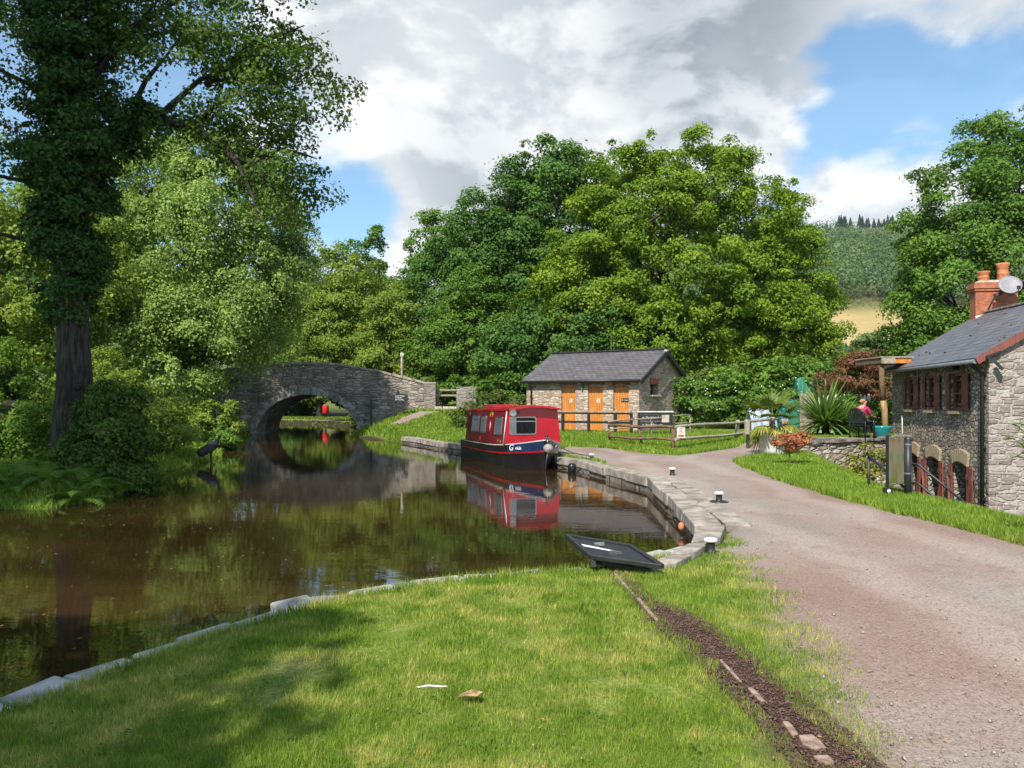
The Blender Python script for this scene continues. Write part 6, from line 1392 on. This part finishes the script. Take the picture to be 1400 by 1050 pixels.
# ---- garden and hedges
bush('hedge', 'leafy green garden hedge with white flowers right of the hut', G(11.4, 38.0), [(0, 0, 1.4, 2.2, 1.2, 1.5), (-2.3, .2, 1.2, 1.6, 1.1, 1.3), (2.6, .4, 1.6, 2.2, 1.2, 1.7), (.4, .4, 2.2, 1.6, 1, 1.2)], 230, 110, .48, .17, 'leaf_mid', 61)
bush('hedge', 'reddish-tinged garden hedge below the oak behind the tarpaulin', G(14.6, 41.5), [(0, 0, 1.8, 2.8, 1.2, 1.9), (-3, 0, 1.6, 2, 1.2, 1.7), (3, 0, 1.9, 2.6, 1.2, 1.9)], 220, 110, .5, .18, 'leaf_hedge', 62)
bush('hedge', 'low trimmed yellow-green hedge left of the hut wall', G(-.6, 40.5), [(0, 0, .7, 1.5, .8, 1.0), (-1.2, .2, .5, 1.1, .8, .8), (1.2, 0, .7, 1.0, .8, .9)], 150, 110, .36, .13, 'leaf_hedge', 63)
bush('hedge', 'dark undergrowth between the stone pillar and the hut', G(-1.0, 46.8), [(0, 0, 1.0, 2.2, 1, 1.3), (2.8, 0, 1.2, 2, 1, 1.5), (-2.0, 1.5, 1, 1.6, 1, 1.3)], 150, 110, .5, .2, 'leaf_mid', 64)
fl = np.random.default_rng(9); n = 46
a_ = fl.uniform(0, 2 * PI, n); w_f = MB()
for i in range(n):
    p = (11.4 + fl.uniform(-3.2, 3.4), 36.75 + fl.uniform(-.15, .5), .25 + fl.uniform(.9, 2.5))
    w_f.sphere(p, (.03, .02, .03), 6, 4)
o = w_f.build('flower_heads', M['white']); par = [q for q in SC.objects if q.name.startswith('hedge')][0]; o.parent = par; o.location = -Vector(par.location); o['kind'] = 'stuff'
tree('acer_tree', 'reddish-bronze acer behind the seated person and timber post', G(15.3, 35.5), .9, .1, [(0, 0, 2.3, 1.3, 1.1, 1.1), (-.8, 0, 1.6, .8, .8, .7), (.8, 0, 1.9, .9, .8, .9), (.1, 0, 3.0, .7, .7, .5)], 140, 130, .42, .1, 'leaf_red', 65, limb_n=24, flat=.4, rough=.6, shell=(.3, 1.0))
tree('standard_shrub', 'small coppery round-headed tree on a thin stem in the verge', G(7.1, 20.4), .42, .016, [(-.05, 0, .6, .33, .28, .2), (.25, 0, .67, .26, .22, .15)], 60, 45, .13, .062, 'leaf_copper', 66, limb_n=14, bark='twig')
bush('shrub', 'yellow-green shrub with reddish tips against the retaining wall', (11.4, 25.6, hz(11.4, 25.6)), [(0, 0, -.28 - hz(11.4, 25.6), .55, .45, .5), (.1, 0, -.8 - hz(11.4, 25.6), .45, .4, .45), (-.2, 0, -.5 - hz(11.4, 25.6), .45, .4, .4)], 52, 50, .24, .1, 'leaf_yellow', 67)
bush('garden_plant', 'tall narrow-leaved garden plant behind the timber post', G(14.0, 33.0), [(0, 0, .8, .6, .5, .7), (.6, .3, .6, .5, .5, .6)], 50, 80, .3, .14, 'leaf_mid', 68)
bush('shrub', 'broad green shrub below the far field beside the acer', G(19.6, 45), [(0, 0, 1.7, 2.6, 1.6, 1.7), (2.2, 0, 1.9, 1.8, 1.5, 1.6), (-2.0, .5, 1.8, 1.6, 1.4, 1.8)], 170, 110, .6, .22, 'leaf_mid', 69)
bush('shrub', 'blue-green rounded shrub against the tall tree behind the cottage', G(27.0, 58), [(0, 0, 3.4, 2.4, 2, 3.0), (1.8, 0, 2.6, 2, 2, 2.6), (-1.6, 0, 2.2, 1.8, 1.8, 2.2)], 150, 120, .75, .28, 'leaf_far', 70)
# long-leaved sprig leaning in at the right edge
sp = thing('willow_shrub', 'long-leaved green shrub sprig leaning in at the right edge', 'shrub', (6.7, 9.3, hz(6.7, 9.3))); r = random.Random(12); V = []; Fq = []; T = []; sm = MB()
for k in range(16):
    az = r.uniform(2.3, 4.3) if k < 9 else r.uniform(0, 2 * PI); L = r.uniform(.55, .85); top = Vector((math.cos(az) * L, math.sin(az) * .5, r.uniform(.75, 1.55)))
    pts = [Vector((0, 0, -.1)), Vector((top.x * .3, top.y * .3, top.z * .6)), top]; sm.tube(pts, [.012, .009, .003], 5, cap=False)
    for j in range(20):
        t = .35 + .65 * j / 19; p = pts[1].lerp(pts[2], max(0, (t - .35) / .65)); a = az + r.uniform(-1.3, 1.3); d = Vector((math.cos(a), math.sin(a), r.uniform(-.5, .45))).normalized(); s = d.cross(Vector((0, 0, 1))).normalized(); l = r.uniform(.12, .2); b = len(V)
        V += [p, p + d * l * .45 + s * .012 + Vector((0, 0, .012)), p + d * l, p + d * l * .45 - s * .012 + Vector((0, 0, .012))]; Fq.append((b, b + 1, b + 2, b + 3)); T.append(r.random() * .9)
link('leaves', mesh_np('leaves', V, Fq, T), sp, [M['strap']]); sm.build('stems', M['twig'], sp)

# ---- far hillside
rng = np.random.default_rng(77)
def masses(name, lb, n, x0, x1, y0, y1, rad, per, leaf, lm, cond=None, ratio=(.2, .62)):
    C = []
    while len(C) < n:
        y = rng.uniform(y0, y1); x = y * rng.uniform(*ratio)
        if cond is None or cond(x, y): C.append((x, y))
    C = np.array(C); z = height(C[:, 0], C[:, 1]); R = rad * rng.uniform(.55, 1.5, n); m = n * per; ci = np.repeat(np.arange(n), per)
    d = rng.normal(size=(m, 3)); d[:, 2] = np.abs(d[:, 2]) * 1.0 - .25; d[:, 1] -= .3; d /= np.linalg.norm(d, axis=1, keepdims=True)
    pos = np.column_stack([C[ci], z[ci] + R[ci] * .75]) + d * (R[ci] * rng.uniform(.75, 1.05, m))[:, None] * np.array([1, 1, 1.15])
    Nn = d + rng.normal(size=(m, 3)) * .22; Nn /= np.linalg.norm(Nn, axis=1, keepdims=True)
    t = np.clip(rng.random(n)[ci] * .85 + rng.random(m) * .15, 0, .99); L = leaf * rng.uniform(.7, 1.3, m)
    return tag(link(name, leaf_cloud(pos, Nn, L, L * .7, t, rng, name), None, [M[lm]]), lb, 'woodland', None, 'stuff')
masses('hillside_wood', 'dense woodland covering the distant hillside above the tan field', 480, 0, 0, 432, 660, 10.5, 260, 1.5, 'leaf_far')
masses('field_hedge', 'hedge trees along the near edge of the tan field', 60, 0, 0, 240, 275, 2.6, 120, .8, 'leaf_far', None, (.38, .62))
masses('moor_scrub', 'scrub and trees on the upper slope below the hilltop conifers', 90, 0, 0, 725, 800, 8, 150, 1.6, 'leaf_far', lambda x, y: True, (.3, .43))
cm = MB(); V = []; Fq = []; r = random.Random(5)
for k in range(220):
    h = r.uniform(.12, 1.0); a = r.uniform(0, 2 * PI); rad = 3.0 * (1 - h) ** .8 * r.uniform(.5, 1.0) + .15; b = len(V); rad *= 1.5; p = Vector((math.cos(a) * rad, math.sin(a) * rad, h * 16)); s = Vector((-math.sin(a), math.cos(a), 0)) * r.uniform(.5, 1.0)
    V += [Vector((p.x * .1, p.y * .1, p.z + 1.1)), p - s, p + Vector((p.x * .15, p.y * .15, -.9)), p + s]; Fq.append((b, b + 1, b + 2, b + 3))
cmesh = mesh_np('crown', V, Fq, [r.random() for _ in Fq]); ctr = MB(); ctr.tube([(0, 0, -1), (0, 0, 15)], [.35, .05], 6); cf = None
for i in range(34):
    px_ = 1128 + 142 * i / 33 + r.uniform(-2, 2); y = 950 + r.uniform(-12, 12); x = (px_ - CX) / F * y; s = r.uniform(.45, 1.0) if i > 2 else .5; x += r.uniform(-4, 4)
    if i == 0:
        cf = thing('conifer', 'dark conifer in the row along the distant hilltop', 'tree', (x, y, hz(x, y)), 0, 'conifers along the hilltop'); link('crown', cmesh, cf, [M['leaf_pine']]); ctr.build('trunk', M['bark'], cf); cf.scale = (s,) * 3
    else: copy_thing(cf, (x, y, hz(x, y)), r.uniform(0, 6), None, (s * r.uniform(.8, 1.1), s, s * r.uniform(.85, 1.1)))
# ================================================================== CAMERA, SUN, SKY
cd = bpy.data.cameras.new('camera'); cam = bpy.data.objects.new('camera', cd); COL.objects.link(cam)
cam.location = (0, 0, EYE); cam.rotation_euler = (PI / 2, 0, 0)
cd.sensor_width = 36; cd.lens = F / 1400 * 36; cd.shift_y = 23 / 1400; cd.clip_start = .05; cd.clip_end = 6000
SC.camera = cam
AZ, EL = math.radians(SUN_AZ), math.radians(SUN_EL)     # sun behind the camera, a little to the left
sdir = Vector((-math.sin(AZ) * math.cos(EL), -math.cos(AZ) * math.cos(EL), math.sin(EL)))
sl = bpy.data.lights.new('sun', 'SUN'); sl.energy = 4.6; sl.angle = math.radians(.53); sl.color = (1.0, .94, .84)
so = bpy.data.objects.new('sun', sl); COL.objects.link(so); so.rotation_euler = sdir.to_track_quat('Z', 'Y').to_euler(); so.location = sdir * 60
w = bpy.data.worlds.new('World'); SC.world = w; w.use_nodes = True; t = w.node_tree
bg = t.nodes['Background']; bg.inputs['Strength'].default_value = .1
sky = nd(t, 'ShaderNodeTexSky', sky_type='NISHITA', sun_disc=False, sun_elevation=EL, sun_rotation=math.atan2(sdir.x, sdir.y), altitude=100, air_density=1.0, dust_density=.5, ozone_density=2.0)
gen = nd(t, 'ShaderNodeTexCoord').outputs['Generated']
d = nd(t, 'ShaderNodeVectorMath', {0: gen}, operation='NORMALIZE').outputs[0]
def pd(u, v): return Vector(((u - CX) / F, 1, (HZ - v) / F)).normalized()
def blob(u, v, r0, r1, amt):          # soft-edged patch of cloud (amt > 0) or clear sky round a direction; radii in degrees
    dt = nd(t, 'ShaderNodeVectorMath', {0: d, 1: tuple(pd(u, v))}, operation='DOT_PRODUCT').outputs['Value']
    return maprange(t, dt, math.cos(math.radians(r1)), math.cos(math.radians(r0)), 0, amt)
def cloud(vec):
    warp = nd(t, 'ShaderNodeTexNoise', {'Vector': vec, 'Scale': 3.0, 'Detail': 3.0}).outputs['Color']
    v = nd(t, 'ShaderNodeVectorMath', {0: warp, 1: (.16, .16, .1), 2: vec}, operation='MULTIPLY_ADD').outputs[0]
    return noise(t, scaled(t, v, (1, 1, 1.9)), 4.2, 9.0, .55)
n1 = cloud(d)
n2 = cloud(nd(t, 'ShaderNodeVectorMath', {0: d, 1: (-.02, 0, .045)}).outputs[0])
bias = 0.0
for a in SKY_BLOBS: bias = math_(t, 'ADD', bias, blob(*a))
s = nd(t, 'ShaderNodeSeparateXYZ', {0: d})
bias = math_(t, 'ADD', bias, maprange(t, s.outputs[2], .62, .9, 0, -.22))     # clearer overhead
dens = math_(t, 'ADD', n1, bias); dens2 = math_(t, 'ADD', n2, bias)
cov = maprange(t, dens, .43, .6)
thick = maprange(t, dens, .55, .9)
lit = maprange(t, math_(t, 'SUBTRACT', n1, n2), -.07, .07)
grey = 0.0
for a in SKY_DARK: grey = math_(t, 'ADD', grey, blob(*a))
sh = math_(t, 'SUBTRACT', math_(t, 'ADD', .62, math_(t, 'MULTIPLY', lit, .5)), math_(t, 'ADD', math_(t, 'MULTIPLY', thick, .25), grey), clamp=True)
cc = ramp(t, sh, [(0, (2.5, 2.75, 3.05)), (.4, (4.5, 4.8, 5.1)), (.7, (6.2, 6.4, 6.5)), (1, (7.8, 7.85, 7.85))])
skyc = mixc(t, 1.0, sky.outputs[0], (1.0, 1.35, 1.4), 'MULTIPLY')
t.links.new(mixc(t, math_(t, 'ADD', math_(t, 'MULTIPLY', cov, .85), .12), skyc, cc), bg.inputs['Color'])
vs_ = SC.view_settings; SC.display_settings.display_device = 'sRGB'
vs_.view_transform = 'Standard'; vs_.look = 'None'; vs_.gamma = 1; vs_.exposure = EXPOSURE; vs_.use_curve_mapping = False
SC.cycles.max_bounces = 8; SC.cycles.diffuse_bounces = 3; SC.cycles.glossy_bounces = 4; SC.cycles.transmission_bounces = 4; SC.cycles.transparent_max_bounces = 6
SC.cycles.use_adaptive_sampling = True; SC.cycles.adaptive_threshold = .015

# ================================================================== AIR
hb = MB(); hb.box((330, 535, 124), (1100, 1330, 256))
hm = bpy.data.materials.new('air'); hm.use_nodes = True; t = hm.node_tree
for n in list(t.nodes):
    if n.type == 'BSDF_PRINCIPLED': t.nodes.remove(n)
pv = nd(t, 'ShaderNodeVolumePrincipled', {'Color': (.75, .85, 1.0, 1), 'Density': HAZE, 'Anisotropy': .2}); t.links.new(pv.outputs[0], t.nodes['Material Output'].inputs['Volume'])
if HAZE > 0: tag(hb.build('haze', hm), 'thin bluish summer air over the valley', 'haze', None, 'stuff')
SC.cycles.volume_bounces = 0; SC.cycles.volume_step_rate = 20; SC.cycles.volume_max_steps = 32
